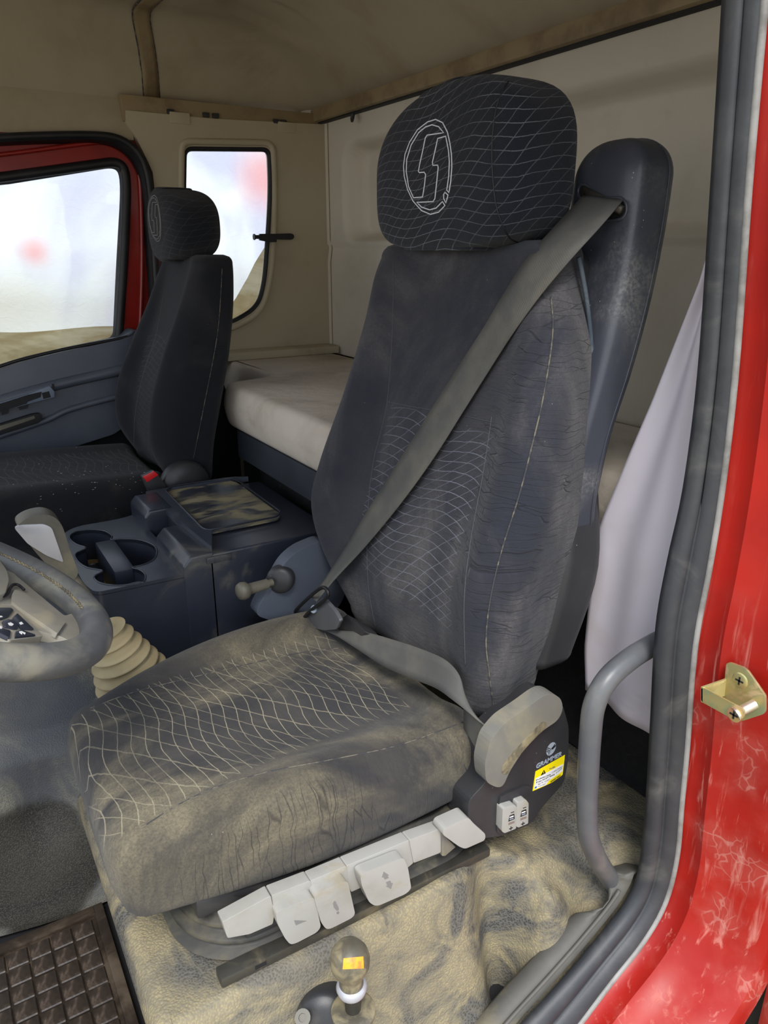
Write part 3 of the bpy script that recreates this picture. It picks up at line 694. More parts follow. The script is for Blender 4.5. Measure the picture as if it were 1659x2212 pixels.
# ---- footwell mat with raised square pads
rm = empty('rubber_mat', (0, 1.0, .05), 'wet brown rubber footwell mat covered with raised square pads', 'mat')
box('base', (-.42, .66, .035), (.118, 1.332, .052), M['mat'], rm, .004)
box('border', (.098, .70, .050), (.118, 1.33, .058), M['mat'], rm, .003)
box('border', (-.40, 1.305, .050), (.10, 1.328, .060), M['mat'], rm, .003)
pm = None
for i in range(11):
    for j in range(13):
        x, y = .092-.0405*(i+.5), 1.300-.0405*(j+.5)
        if pm is None:
            o = box('pad', (-.0188, -.0188, .050), (.0188, .0188, .0560), M['matpad'], None, .002, 1); o.data.polygons.foreach_set('use_smooth', [False]*len(o.data.polygons)); pm = o
        else:
            o = bpy.data.objects.new('pad', pm.data); scene.collection.objects.link(o)
        o.parent = rm; o.matrix_parent_inverse = Matrix.Translation(-Vector((0, 1.0, .05))); o.location = (x, y, random.uniform(-.0008, .0008))

# ---- tunnel cover between the footwell and the console
def tun(u, v):
    x = -.75+.945*u
    # section from the mat edge up over the hump
    lean = .00
    pts = [(1.338, .045), (1.345, .10), (1.352, .20), (1.362, .32), (1.385, .40), (1.43, .445), (1.50, .465), (1.62, .50), (1.80, .52), (2.05, .52), (2.08, .30)]
    t = v*(len(pts)-1); i = min(int(t), len(pts)-2); f = t-i
    y = pts[i][0]*(1-f)+pts[i+1][0]*f; z = pts[i][1]*(1-f)+pts[i+1][1]*f
    y += .13*smoothstep(.12, -.6, x)*(1-v)
    h = smoothstep(.30, .46, z)
    # hollow in the flank under a rolled lip
    y += .035*math.exp(-(((x-.05)/.07)**2 + ((z-.30)/.09)**2))
    z += .05*smoothstep(.10, -.25, x)*h
    return (x, y, z)
tc = grid('tunnel_cover', tun, 90, 80, M['tunnel']); tag(tc, 'scuffed grey moulded tunnel cover beside footwell mat, under the steering wheel', 'floor cover')

# ------------------------------------------------------------------ seats
def interp(rows, n):
    """smooth resampling of the rows of a pad"""
    a = np.array(rows, float); m = len(a); out = []
    for k in range(n):
        t = k/(n-1)*(m-1); i = min(int(t), m-2); f = t-i
        p0, p1, p2, p3 = a[max(i-1, 0)], a[i], a[i+1], a[min(i+2, m-1)]
        out.append(.5*((2*p1)+(p2-p0)*f+(2*p0-5*p1+4*p2-p3)*f*f+(3*p1-p0-3*p2+p3)*f**3))
    return np.array(out)
def pad(name, rows, V, D, mat, parent, cap=(.03, .03), n=44, N=72, p=.34, bp=.80, bw=.17, groove=.0, taper=0.0):
    """upholstered pad. rows: (v, front, uL, uR, thickness, bolster); U is world y, D the way the front faces.
    Sections are rounded rectangles with raised bolsters; both ends are rounded off."""
    V, D = Vector(V), Vector(D); U = Vector((0, 1, 0))
    R_ = interp(rows, n); secs = []
    def sec(r, vv, sh):
        v, fr, uL, uR, T, bol = r; c = (uL+uR)/2; hw = (uL-uR)/2 - sh; T2 = max(T-2*sh, .004); out = []
        for k in range(N):
            q = 2*math.pi*(k+.5)/N - math.pi/2; cs, sn = math.cos(q), math.sin(q)
            su = math.copysign(abs(cs)**p, cs); sd = math.copysign(abs(sn)**p, sn)
            d = -sh + T2*(sd-1)/2
            if sn > 0:
                w = smoothstep(0, .9, sd)
                d += bol*math.exp(-((abs(su)-bp)/bw)**2)*w - groove*math.exp(-((abs(su)-bp+.30)/.03)**2)*w
            pos = U*(c+hw*su*(1-taper*max(0, min(1, -d/max(T, .01))))) + D*(fr+d) + V*vv
            uv = (hw*su + math.copysign(max(0, -d-.012), su), vv)
            out.append((pos, uv))
        return out
    r0, r1 = R_[0], R_[-1]
    for k in range(6):                       # rounded start
        a = math.pi/2*k/6; secs.append(sec(r0, r0[0] + cap[0]*(math.sin(a)-1), cap[0]*(1-math.sqrt(max(0, 1-(1-math.sin(a))**2)))))
    for r in R_: secs.append(sec(r, r[0], 0))
    for k in range(5, -1, -1):               # rounded end
        a = math.pi/2*k/6; secs.append(sec(r1, r1[0] + cap[1]*(1-math.sin(a)), cap[1]*(1-math.sqrt(max(0, 1-(1-math.sin(a))**2)))))
    verts = [q for s in secs for q, _ in s]; uvs = [w for s in secs for _, w in s]; m = len(secs)
    F = [(i*N+k, i*N+(k+1) % N, (i+1)*N+(k+1) % N, (i+1)*N+k) for i in range(m-1) for k in range(N)]
    F += [tuple(range(N))[::-1], tuple(range((m-1)*N, m*N))]
    return mk(name, verts, F, mat, parent, uv=uvs)

Z = Vector((0, 0, 1)); X = Vector((1, 0, 0)); FRONT = Vector((-1, 0, 0))
ds_ = empty('driver_seat', (.45, 1.12, .40), 'dusty black cloth driver seat with tall headrest and belt tower, nearest the open door', 'seat')
# cushion: rows run front to back (v = x), front = top height
cush = pad('cushion', [(.145, .553, 1.310, .868, .130, .010), (.26, .556, 1.365, .852, .14, .018), (.40, .546, 1.425, .843, .14, .026), (.55, .540, 1.455, .842, .135, .028), (.71, .540, 1.455, .846, .13, .022)],
           X, Z, F_cush, ds_, cap=(.048, .035), p=.30, bw=.20)
back = pad('backrest', [(.590, -.738, 1.375, .845, .17, .020), (.70, -.730, 1.475, .812, .19, .036), (.80, -.738, 1.525, .802, .20, .048), (.90, -.762, 1.52, .797, .19, .048), (1.05, -.795, 1.475, .800, .165, .040), (1.20, -.826, 1.445, .824, .13, .028), (1.29, -.843, 1.44, .852, .11, .018), (1.335, -.851, 1.425, .866, .10, .012)],
           Z, FRONT, F_back, ds_, cap=(.06, .03), p=.36, taper=.17)
def headrows(z0, z1, yc, hw, T, xf, n=30, pt=2.7, pb=4.2, lean=0.0):
    out = []; zc, h = (z0+z1)/2, (z1-z0)/2
    for i in range(n):
        t = math.sin((i/(n-1)-.5)*math.pi)*.985
        p = pt if t > 0 else pb
        f = (1-abs(t)**p)**(1/p); g = (1-abs(t)**3.2)**(1/3.2)
        out.append((zc+h*t, -(xf + .016*(1-g) + lean*t), yc+hw*f, yc-hw*f, T*(.42+.58*g), 0))
    return out
head = pad('headrest', headrows(1.352, 1.606, 1.157, .219, .168, .796), Z, FRONT, F_head, ds_, cap=(.005, .005), n=34, p=.44)
for v_ in head.data.vertices: v_.co.z -= .11*(v_.co.y-1.157)*smoothstep(1.40, 1.60, v_.co.z)
for yy in (1.10, 1.21):
    tube('headrest_post', [(.875, yy, 1.33), (.872, yy, 1.40)], .007, M['blackrubber'], ds_)
BV = bvh_of([back]); CV = bvh_of([cush]); HV = bvh_of([head]); BC = bvh_of([back, cush])
def hit(bv, px, py, off=.001, fb=None):
    d = ray(px, py).normalized(); h = bv.ray_cast(EYE, d)
    if h[0] is None: return fb
    return h[0] - d*off
def seamline(name, pts, bv, parent, mat, r=.0012, n=40, off=.0006):
    q = []
    for a in spline([(x, y, 0) for x, y in pts], n):
        h = hit(bv, a.x, a.y, off)
        if h: q.append(h)
    if len(q) > 3: return tube(name, q, r, mat, parent, 6)
seamline('seam', [(1190, 640), (1194, 720), (1175, 850), (1150, 960), (1120, 1075), (1085, 1185), (1060, 1290), (1050, 1380), (1056, 1450), (1068, 1540)], BV, back, M['seam'], .0013, 60)
seamline('seam', [(850, 560), (848, 700), (836, 870), (806, 1000), (794, 1120), (795, 1260), (812, 1360)], BV, back, M['threadgrey'], .0006)
seamline('seam', [(1062, 900), (1044, 1020), (1018, 1160), (1003, 1290), (1005, 1440)], BV, back, M['threadgrey'], .0006)
seamline('seam', [(838, 868), (900, 880), (1000, 898), (1062, 912)], BV, back, M['threadgrey'], .0005)
seamline('seam', [(1098, 176), (1074, 225), (1063, 310), (1066, 400), (1076, 460), (1098, 510), (1120, 524)], HV, head, M['blackrubber'], .0011)
seamline('seam', [(195, 1530), (300, 1492), (480, 1448), (640, 1412), (735, 1400)], CV, cush, M['seam'], .0010)
seamline('seam', [(302, 1790), (420, 1720), (560, 1672), (720, 1640), (860, 1610), (1000, 1560)], CV, cush, M['seam'], .0010)
# rear piping and plastic back shell
pip = spline(Ps([(1250, 556), (1266, 640), (1278, 760), (1277, 920), (1262, 1040), (1235, 1250), (1212, 1390)], y=.865), 50)
tube('piping', pip, .004, M['piping'], back, 6)
shell = pad('back_shell', [(.64, -.84, 1.40, .855, .12, 0), (.80, -.865, 1.47, .838, .125, 0), (.95, -.885, 1.46, .855, .10, 0), (1.10, -.90, 1.43, .88, .07, 0), (1.25, -.91, 1.40, .90, .05, 0), (1.32, -.915, 1.38, .905, .045, 0)],
            Z, FRONT, M['darkplastic'], ds_, cap=(.03, .03), n=24, N=48, p=.36)
# embroidered emblem, drawn as thread on the headrest front
EM = [  # polylines in stitched outline coordinates of the close view
 ([(840, 165), (980, 230), (1075, 420), (1120, 620), (1155, 860), (1162, 1110), (1140, 1400), (1105, 1625), (1060, 1570), (1100, 1300), (1112, 1000), (1095, 780), (1040, 500), (880, 545), (830, 780), (775, 1020), (785, 1080), (880, 1075), (890, 1120), (860, 1420), (825, 1740), (790, 1800), (620, 1810), (465, 1815), (560, 1910), (720, 1965), (850, 1930), (975, 1800), (1025, 1880), (900, 2010), (740, 2055), (560, 1980), (390, 1790), (280, 1560), (215, 1300), (200, 1100), (230, 860), (320, 620), (480, 370), (680, 215)], True),
 ([(770, 272), (900, 310), (1000, 430), (670, 478), (635, 530), (580, 800), (530, 1020), (495, 1200), (520, 1225), (610, 1215), (640, 1260), (620, 1450), (580, 1710), (400, 1725), (300, 1500), (255, 1200), (265, 960), (350, 680), (500, 430), (640, 315)], True),
 ([(1025, 1615), (1085, 1670), (1045, 1830), (1000, 1740), (1000, 1660)], True)]
em3 = []; emyz = []
for pl, cl in EM:
    m = len(pl); dense = []
    for i in range(m):
        a, b = pl[i], pl[(i+1) % m]
        k = max(1, int(math.hypot(b[0]-a[0], b[1]-a[1])/60))
        dense += [(a[0]+(b[0]-a[0])*j/k, a[1]+(b[1]-a[1])*j/k) for j in range(k)]
    q = [hit(HV, 850+x/9.213, 240+y/9.213, .0006) for x, y in dense]
    q = [h for h in q if h]
    em3.append((q, True)); emyz.append([(h.y, h.z) for h in q])
em = tubes('emblem', em3, .0010, M['thread'], head); em['label'] = 'white stitched ring emblem with a slanted S'
# cushion pan and suspension under the seat
box('seat_pan', (.20, .86, .405), (.74, 1.40, .445), M['darkplastic'], ds_, .008)
box('suspension_box', (.24, .87, .32), (.72, 1.36, .42), M['dark'], ds_, .004)
def bell(u, v):
    lp = BL; t = u*len(lp); i = int(t) % len(lp); f = t-int(t); a, b = lp[i], lp[(i+1) % len(lp)]
    x, y = a[0]*(1-f)+b[0]*f, a[1]*(1-f)+b[1]*f
    o = .008*math.cos(v*2*math.pi*4); cx, cy = .46, 1.09
    L = math.hypot(x-cx, y-cy); return (x+(x-cx)/L*(o-.030*v), y+(y-cy)/L*(o-.030*v), .328+.095*v)
BL = rrect(.465, 1.10, .285, .272, .12, 8)
grid('suspension_bellows', bell, 120, 24, M['bellowsdark'], ds_)
rail_ = prism('seat_rail', [Vector((.212, .806, .318)), Vector((.72, .806, .308)), Vector((.72, .832, .308)), Vector((.212, .832, .318))], (0, 0, .018), M['steel'], ds_, .003)
prism('rail_slot', [Vector((.265, .8052, .323)), Vector((.283, .8052, .323)), Vector((.283, .8052, .330)), Vector((.265, .8052, .330))], (0, .002, 0), M['dark'], rail_)
box('side_rail', (.26, .822, .370), (.80, .850, .395), M['darkplastic'], ds_, .004)
# side cover with recline lever, rockers, logo and sticker
YC = .800
cov = prism('side_cover', roundpoly(Ps([(1012, 1730), (1050, 1690), (1060, 1610), (1110, 1560), (1190, 1505), (1215, 1520), (1229, 1570), (1228, 1640), (1219, 1690), (1165, 1752), (1150, 1778), (1085, 1806), (1040, 1812), (1010, 1790)], y=YC), .012, 3), (0, .06, 0), M['darkplastic'], ds_, .006, 3)
prism('switch_bezel', roundpoly(Ps([(1077, 1740), (1082, 1722), (1100, 1712), (1138, 1698), (1147, 1700), (1148, 1770), (1082, 1804), (1074, 1798)], y=YC-.004), .004, 3), (0, .01, 0), M['darkplastic'], cov, .002)
rec = prism('recline_lever', roundpoly(Ps([(1050, 1690), (1047, 1650), (1060, 1598), (1090, 1562), (1140, 1528), (1170, 1505), (1190, 1497), (1212, 1508), (1217, 1532), (1206, 1556), (1170, 1580), (1130, 1622), (1100, 1668), (1088, 1698), (1074, 1702)], y=YC-.022), .012, 3), (0, .03, 0), M['dustygrey'], ds_, .008, 4)
rec['label'] = 'dusty grey recline lever'
prism('grip_groove', roundpoly(Ps([(1083, 1672), (1086, 1652), (1110, 1622), (1160, 1570), (1172, 1558), (1181, 1560), (1180, 1572), (1150, 1600), (1116, 1640), (1096, 1674)], y=YC-.0225), .006, 3), (0, .004, 0), M['knob'], rec, .0015)
for k, pts in enumerate(([(1086, 1748), (1090, 1744), (1111, 1738), (1117, 1744), (1115, 1790), (1090, 1800), (1084, 1796)], [(1117, 1738), (1119, 1733), (1136, 1727), (1142, 1735), (1141, 1779), (1120, 1788), (1115, 1785)])):
    rk = prism('rocker_switch', roundpoly(Ps(pts, y=YC-.016), .003, 3), (0, .018, 0), M['greyplastic'], ds_, .0035, 3)
    yk = YC-.0165; ox, oy = (0, 0) if k == 0 else (26, -10)
    q = lambda l: Ps([(a+ox, b+oy) for a, b in l], y=yk)
    prism('symbol', q([(1104, 1755.5), (1111, 1753), (1111, 1754.2), (1104, 1756.8)]), (0, .001, 0), M['ink'], rk)
    prism('symbol', q([(1101, 1762), (1111, 1758), (1111.8, 1769), (1098.3, 1775)]), (0, .001, 0), M['ink'], rk)
    prism('symbol', Ps([(a+ox, b+oy) for a, b in [(1101.5, 1765), (1109.5, 1762), (1109.7, 1764), (1101, 1767.2)]], y=yk-.0006), (0, .0006, 0), M['white'], rk)
    prism('symbol', Ps([(a+ox, b+oy) for a, b in [(1101.2, 1769.6), (1109.2, 1766.6), (1109.4, 1768.6), (1101, 1771.6)]], y=yk-.0006), (0, .0006, 0), M['logogrey'], rk)
    prism('symbol', q([(1099, 1778), (1111.5, 1773.5), (1111, 1777.5), (1098.3, 1782.5)]), (0, .001, 0), M['inkbrown'], rk)
    prism('symbol', q([(1100, 1790.2), (1108, 1787.2), (1108, 1788.8), (1100, 1791.8)]), (0, .001, 0), M['ink'], rk)
    prism('symbol', q([(1103.4, 1785.6), (1104.8, 1785.2), (1104.4, 1793), (1103, 1793.4)]), (0, .001, 0), M['ink'], rk)
# maker's roundel, lettering and warning sticker
YL = YC-.0006
def L(pts, sc=13.825, y=YL): return Ps([(1130+a/sc, 1580+b/sc) for a, b in pts], y=y)
def roundel():
    el = []
    cx, cy = 840, 525
    for k in range(40):
        a = 2*math.pi*k/40; x, y = 150*math.cos(a), 190*math.sin(a); el.append((cx+x*.92+y*-.32*.6, cy+y+x*-.38))
    return el
lg = prism('logo', L(roundel()), (0, .0006, 0), M['logogrey'], cov)
for pl in ([(720, 505), (745, 485), (830, 520), (838, 545), (832, 590), (820, 530)], [(705, 555), (725, 540), (800, 565), (812, 640), (800, 640), (790, 580)], [(700, 600), (765, 595), (780, 690), (770, 700), (755, 615), (700, 615)],
           [(845, 520), (960, 370), (965, 382), (855, 535)], [(860, 520), (975, 395), (980, 405), (868, 538)], [(872, 528), (985, 420), (986, 432), (880, 545)]):
    prism('logo_bar', L(pl, y=YL-.0005), (0, .0005, 0), M['ink'], lg)
a, b = L([(395, 1075)])[0], L([(1140, 690)])[0]
xd = (b-a).normalized(); g0, g1 = L([(440, 1100)])[0], L([(430, 975)])[0]
ctr = L([(770, 862)])[0]
tx = text('lettering', 'GRAMMER', ctr, X, Z, .0135, M['logogrey'], cov, .0003, .0004, .12, 1.12)
# scale the lettering to its measured width
ys = [v.co.x for v in tx.data.vertices]; w0 = max(ys)-min(ys); w1_ = (b-a).length*1.02; sc = w1_/w0
xd3 = Vector((xd.x, 0, xd.z))
for v in tx.data.vertices:
    dv = v.co-ctr; v.co = ctr + xd3*(dv.x*sc) + Vector((0, dv.y, 0)) + Z*dv.z*1.0
stk = prism('warning_sticker', L([(375, 1200), (1250, 705), (1185, 1285), (1120, 1345), (870, 1520), (600, 1650), (285, 1785)]), (0, .0006, 0), M['yellow'], ds_)
stk['label'] = 'yellow and white warning sticker'
prism('white_field', L([(375, 1410), (1205, 970), (1175, 1190), (760, 1480), (690, 1600), (330, 1735)], y=YL-.0003), (0, .0003, 0), M['white'], stk)
tri = prism('warning_triangle', L([(625, 1150), (680, 1245), (525, 1325)], y=YL-.0004), (0, .0003, 0), M['ink'], stk)
prism('exclamation', L([(610, 1200), (625, 1195), (620, 1255), (610, 1260)], y=YL-.0006), (0, .0002, 0), M['yellow'], tri)
def row(n, x0, y0, x1, y1, h, w=.55, seed=1, mat='ink', name='print_line'):
    rr = random.Random(seed); bm = bmesh.new()
    for k in range(n):
        f = k/n; x = x0+(x1-x0)*f; y = y0+(y1-y0)*f; dx = (x1-x0)/n*w; dy = (y1-y0)/n*w
        for (o0, o1) in ((0, .28), (.38, .62), (.75, 1)):     # three strokes a sign
            if rr.random() < .15: continue
            ps = L([(x, y+h*o0), (x+dx, y+dy+h*o0), (x+dx, y+dy+h*o1), (x, y+h*o1)], y=YL-.0006)
            bm.faces.new([bm.verts.new(p) for p in ps])
    return from_bm(name, bm, M[mat], stk, False)
row(4, 790, 1105, 960, 1030, 45, .8, 2, 'inkbrown', 'heading')
row(12, 385, 1445, 830, 1265, 34, .75, 3); row(9, 855, 1225, 1190, 1020, 38, .75, 4, 'inkgrey')
row(13, 455, 1495, 950, 1260, 36, .75, 5); row(6, 985, 1225, 1170, 1080, 36, .75, 6, 'inkgrey')
row(5, 455, 1565, 600, 1505, 34, .75, 7); row(5, 640, 1495, 810, 1405, 32, .75, 8, 'inkgrey')
row(6, 450, 1640, 680, 1550, 26, .75, 9, 'inkgrey'); row(8, 820, 1490, 1130, 1285, 46, .8, 10)
prism('pictogram', L([(395, 1520), (420, 1490), (432, 1500), (405, 1560)], y=YL-.0006), (0, .0002, 0), M['ink'], stk)
prism('pictogram', L([(345, 1680), (375, 1640), (415, 1645), (415, 1665), (385, 1700), (350, 1708)], y=YL-.0006), (0, .0002, 0), M['inkblue'], stk)
# row of grey control levers along the cushion
def G(pts, y, sc=2.514, ox=440, oy=1700): return Ps([(ox+a/sc, oy+b/sc) for a, b in pts], y=y)
def lever(plate, paddle, yp, yd, r=.006):
    o = None
    if plate:
        o = prism('control_lever', roundpoly(G(plate, yp), .003, 3), (0, .022, 0), M['greyplastic'], ds_, .003, 3)
    if paddle:
        q = prism('paddle' if o else 'control_lever', roundpoly(G(paddle, yd), r, 4), (0, .020, 0), M['greyplastic'], o or ds_, .0055, 4); return o, q
    return o, None
lever([(100, 735), (365, 590), (384, 690), (376, 745), (250, 800), (130, 822)], None, .806, 0)
_, p1 = lever([(368, 590), (580, 508), (600, 640), (400, 740), (384, 700)], [(392, 690), (420, 668), (598, 598), (612, 640), (637, 760), (615, 790), (500, 850), (470, 856), (440, 820), (400, 740)], .808, .790)
_, p2 = lever([(580, 510), (775, 428), (796, 560), (650, 650), (600, 640)], [(600, 605), (620, 580), (770, 512), (785, 520), (823, 690), (805, 712), (690, 770), (665, 772), (640, 740)], .808, .788)
_, p3 = lever([(775, 428), (1116, 288), (1140, 412), (1105, 442), (960, 500), (800, 572), (790, 540)], [(850, 485), (868, 468), (1070, 388), (1088, 388), (1110, 440), (1128, 552), (1100, 580), (950, 645), (925, 644), (898, 625), (860, 540)], .808, .786)
lever([(1116, 288), (1290, 225), (1308, 318), (1285, 358), (1140, 414)], None, .806, 0)
prism('control_lever', roundpoly(Ps([(960, 1790), (1012, 1766), (1024, 1780), (1049, 1802), (1048, 1815), (1005, 1834), (992, 1829), (956, 1803)], y=.788), .006, 3), (0, .03, 0), M['greyplastic'], ds_, .006, 3)
prism('lever_post', Ps([(955, 1800), (985, 1830), (962, 1850), (955, 1850)], y=.802), (0, .02, 0), M['dustygrey'], ds_, .002)
def Q(pts, y): return Ps([(560+a/4.608, 1860+b/4.608) for a, b in pts], y=y)
prism('symbol', Q([(348, 592), (472, 596), (365, 640)], .7895), (0, .0008, 0), M['inkgrey'], p1)
prism('symbol', Q([(735, 425), (745, 402), (758, 400), (790, 465), (792, 490), (772, 495), (745, 465)], .7875), (0, .0008, 0), M['inkgrey'], p2)
prism('symbol', Q([(770, 510), (785, 500), (798, 512), (792, 528), (776, 530)], .7875), (0, .0008, 0), M['inkgrey'], p2)
prism('symbol', Q([(1240, 108), (1292, 142), (1278, 147), (1290, 168), (1250, 184), (1236, 160), (1222, 164)], .7855), (0, .0008, 0), M['inkgrey'], p3)
prism('symbol', Q([(1262, 212), (1305, 196), (1316, 222), (1330, 220), (1312, 280), (1262, 252), (1276, 244)], .7855), (0, .0008, 0), M['inkgrey'], p3)

# belt tower on the outboard rear corner of the backrest
def tower_fn():
    # stations down the tower: z, front x, inboard y, outboard y, depth
    st = [(.86, .915, .895, .852, .05), (.92, .895, .905, .845, .06), (.98, .885, .915, .838, .07), (1.06, .892, .935, .834, .075), (1.16, .915, .962, .832, .085), (1.27, .938, .980, .832, .09), (1.38, .954, .986, .834, .092), (1.455, .960, .984, .836, .092)]
    return interp(st, 30)
TS = tower_fn(); N = 48; V = []; rows_ = []
def tsec(z, xf, yi, yo, T, sh):
    c = (yi+yo)/2; hw = (yi-yo)/2-sh*.95; T2 = T-2*sh*.5; out = []
    for k in range(N):
        q = 2*math.pi*k/N; cs, sn = math.cos(q), math.sin(q); p = .38
        su = math.copysign(abs(cs)**p, cs); sd = math.copysign(abs(sn)**p, sn)
        out.append(Vector((xf+sh*.5 + T2*(1-sd)/2, c+hw*su, z)))
    return out
for r in TS: rows_.append(tsec(*r, 0))
zt, xf, yi, yo, T = TS[-1]; H = .060
for k in range(1, 13):
    a = math.pi/2*k/12; rows_.append(tsec(zt+H*math.sin(a), xf+.004*math.sin(a), yi, yo, T, ((yi-yo)/2)*(1-math.cos(a)**.8)*.97))
V = [p for r in rows_ for p in r]; m = len(rows_)
F = [(i*N+k, i*N+(k+1) % N, (i+1)*N+(k+1) % N, (i+1)*N+k) for i in range(m-1) for k in range(N)] + [tuple(range(N))[::-1], tuple(range((m-1)*N, m*N))]
tw = mk('belt_tower', V, F, M['towerplastic'], ds_); tw['label'] = 'scuffed black plastic belt tower'
TV = bvh_of([tw])
# mould parting line round the tower
pl = []
for r in rows_:
    o = [p for p in r if p.y < sum(q.y for q in r)/N]; xs = min(p.x for p in r)+(max(p.x for p in r)-min(p.x for p in r))*.62
    o = min(o, key=lambda p: abs(p.x-xs)); pl.append(o + Vector((0, -.0005, 0)))
tube('parting_line', pl, .0012, M['towerplastic'], tw, 6)
# belt slot: dark opening with raised rim and a guide roller
slot_px = [(1249, 414), (1254, 401), (1266, 400), (1278, 412), (1300, 425), (1325, 428), (1340, 428), (1352, 440), (1353, 458), (1343, 472), (1322, 476), (1305, 474), (1285, 452), (1255, 430)]
sl3 = [hit(TV, a, b, .001) or P(a, b, x=.957) for a, b in slot_px]
prism('belt_slot', sl3, (.003, 0, 0), M['dark'], tw)
tube('slot_rim', sl3, .0026, M['towerplastic'], tw, 6, True, 60)
tube('guide_roller', [P(1262, 412, x=.955), P(1345, 455, x=.955)], .007, M['steel'], tw, 10)

# shoulder belt, tongue, lap belt
bt = empty('seat_belt', (.80, 1.15, .60), 'grey dusty seat belt running from tower slot across the driver backrest to its buckle', 'seat belt')
Lp = spline([(a, b, 0) for a, b in [(1262, 420), (1205, 482), (1135, 562), (1085, 640), (1040, 715), (985, 800), (925, 895), (865, 990), (805, 1085), (750, 1175), (705, 1245), (672, 1290)]], 60)
Rp = spline([(a, b, 0) for a, b in [(1346, 432), (1300, 486), (1240, 552), (1170, 635), (1110, 718), (1060, 795), (1000, 890), (940, 985), (868, 1085), (790, 1180), (725, 1250), (684, 1300)]], 60)
dep = []
for i in range(60):
    ds2 = []
    for a in (Lp[i], Rp[i], (Lp[i]+Rp[i])/2):
        h = hit(BV, a.x, a.y, 0)
        if h: ds2.append(h.x)
    dep.append(min(ds2)-.007 if ds2 else None)
raw = list(dep); dep[0] = .950; dep[-1] = .640
for i in range(50, 59): dep[i] = None if dep[i] is None else dep[i]
kn = [i for i in range(60) if dep[i] is not None and (i in (0, 59) or 8 < i < 52)]
dep = np.interp(range(60), kn, [dep[i] for i in kn])
for i in range(3, 56):
    if raw[i] is not None: dep[i] = min(dep[i], raw[i])
for _ in range(12): dep = np.array([dep[0]]+[(dep[i-1]+2*dep[i]+dep[i+1])/4 for i in range(1, 59)]+[dep[-1]])
A = [P(Lp[i].x, Lp[i].y, x=dep[i]) for i in range(60)]; B = [P(Rp[i].x, Rp[i].y, x=dep[i]) for i in range(60)]
strip('shoulder_webbing', A, B, M['web'], bt)
# latch tongue with its loop, rivet and stalk
xt = .635
loop_ = [P(a, b, x=xt) for a, b in [(634, 1334), (640, 1318), (668, 1290), (694, 1270), (706, 1274), (708, 1288), (690, 1304), (668, 1322), (648, 1344), (637, 1345)]]
tube('tongue_loop', loop_, .0042, M['blackrubber'], bt, 8, True, 60)
tg = prism('latch_tongue', roundpoly([P(a, b, x=xt+.006) for a, b in [(652, 1332), (672, 1312), (696, 1292), (704, 1300), (722, 1320), (735, 1342), (726, 1360), (700, 1362), (672, 1356), (656, 1346)]], .006, 3), (.008, .0, .002), M['handle'], bt, .003)
lathe('rivet', P(679, 1316, x=xt+.004), (-1, -.3, .5), [(.009, 0), (.009, .003), (.007, .004), (.002, .0042), (.002, .0055), (0, .0056)], M['logogrey'], bt, 20)
bk = prism('buckle', roundpoly([P(a, b, x=.665) for a, b in [(722, 1348), (750, 1327), (772, 1345), (790, 1365), (775, 1378), (735, 1366)]], .004, 3), (.03, -.02, -.02), M['darkplastic'], bt, .004)
# lap webbing lying in the joint of cushion and backrest
La = [(652, 1340), (720, 1360), (790, 1366), (850, 1382), (905, 1400), (960, 1424), (992, 1458), (1001, 1500), (1002, 1560), (1002, 1640)]
Lb = [(664, 1352), (715, 1368), (765, 1398), (830, 1440), (890, 1466), (940, 1486), (975, 1510), (1030, 1555), (1060, 1590), (1040, 1692)]
xs = [.640, .655, .672, .684, .690, .692, .693, .694, .700, .705]
lz = [.628, .622, .606, .596, .592, .59, .59, .585, .56, .49]
A, B = [], []
for i in range(10):
    A.append(P(*La[i], x=xs[i])); B.append(P(*Lb[i], x=xs[i]-.022 if 1 < i < 7 else xs[i]-.006))
strip('lap_webbing', spline(A, 50), spline(B, 50), M['web'], bt)

# inboard hinge cover, adjuster knob and handle
hc = prism('hinge_cover', roundpoly(Ps([(552, 1330), (560, 1305), (585, 1270), (615, 1215), (645, 1188), (700, 1165), (760, 1230), (740, 1300), (700, 1350), (600, 1345)], y=1.435), .02, 4), (0, .04, 0), M['doorplastic'], ds_, .012, 3)
hk = P(606, 1252, y=1.43)
kb = lathe('adjuster_knob', hk + Vector((.012, .02, -.005)), (-.55, -.8, .15), [(.030, 0), (.032, .004), (.032, .022), (.029, .028), (.020, .031), (0, .032)], M['darkplastic'], ds_, 32)
hp = P(520, 1278, y=1.41); hq = P(588, 1258, y=1.425)
ax = (hp-hq).normalized()
lathe('adjuster_handle', hq, ax, [(.008, 0), (.008, .012), (.0115, .014), (.0125, .055), (.0125, .062), (.019, .068), (.0205, .078), (.017, .086), (.008, .089), (0, .0895)], M['olive'], ds_, 24)

# ------------------------------------------------------------------ passenger seat
ps_ = empty('passenger_seat', (.35, 2.37, .40), 'black cloth passenger seat with small headrest beside the far door', 'seat')
pc = pad('cushion', [(-.20, .735, 2.63, 2.13, .17, .0), (.0, .735, 2.63, 2.125, .17, .012), (.25, .722, 2.635, 2.12, .17, .02), (.42, .712, 2.635, 2.12, .17, .022), (.52, .708, 2.635, 2.125, .17, .02)],
         X, Z, F_pcush, ps_, cap=(.05, .04), p=.30, n=24)
box('seat_base', (-.15, 2.15, .05), (.62, 2.60, .57), M['dark'], ps_, .01)
pb = pad('backrest', [(.70, -.545, 2.60, 2.15, .12, .03), (.80, -.520, 2.635, 2.115, .15, .05), (.92, -.535, 2.635, 2.110, .165, .055), (1.05, -.575, 2.60, 2.13, .165, .045), (1.18, -.625, 2.575, 2.155, .145, .03), (1.27, -.655, 2.565, 2.165, .125, .02), (1.315, -.668, 2.555, 2.175, .115, .012)],
         Z, FRONT, F_pback, ps_, cap=(.05, .022), p=.36, n=40)
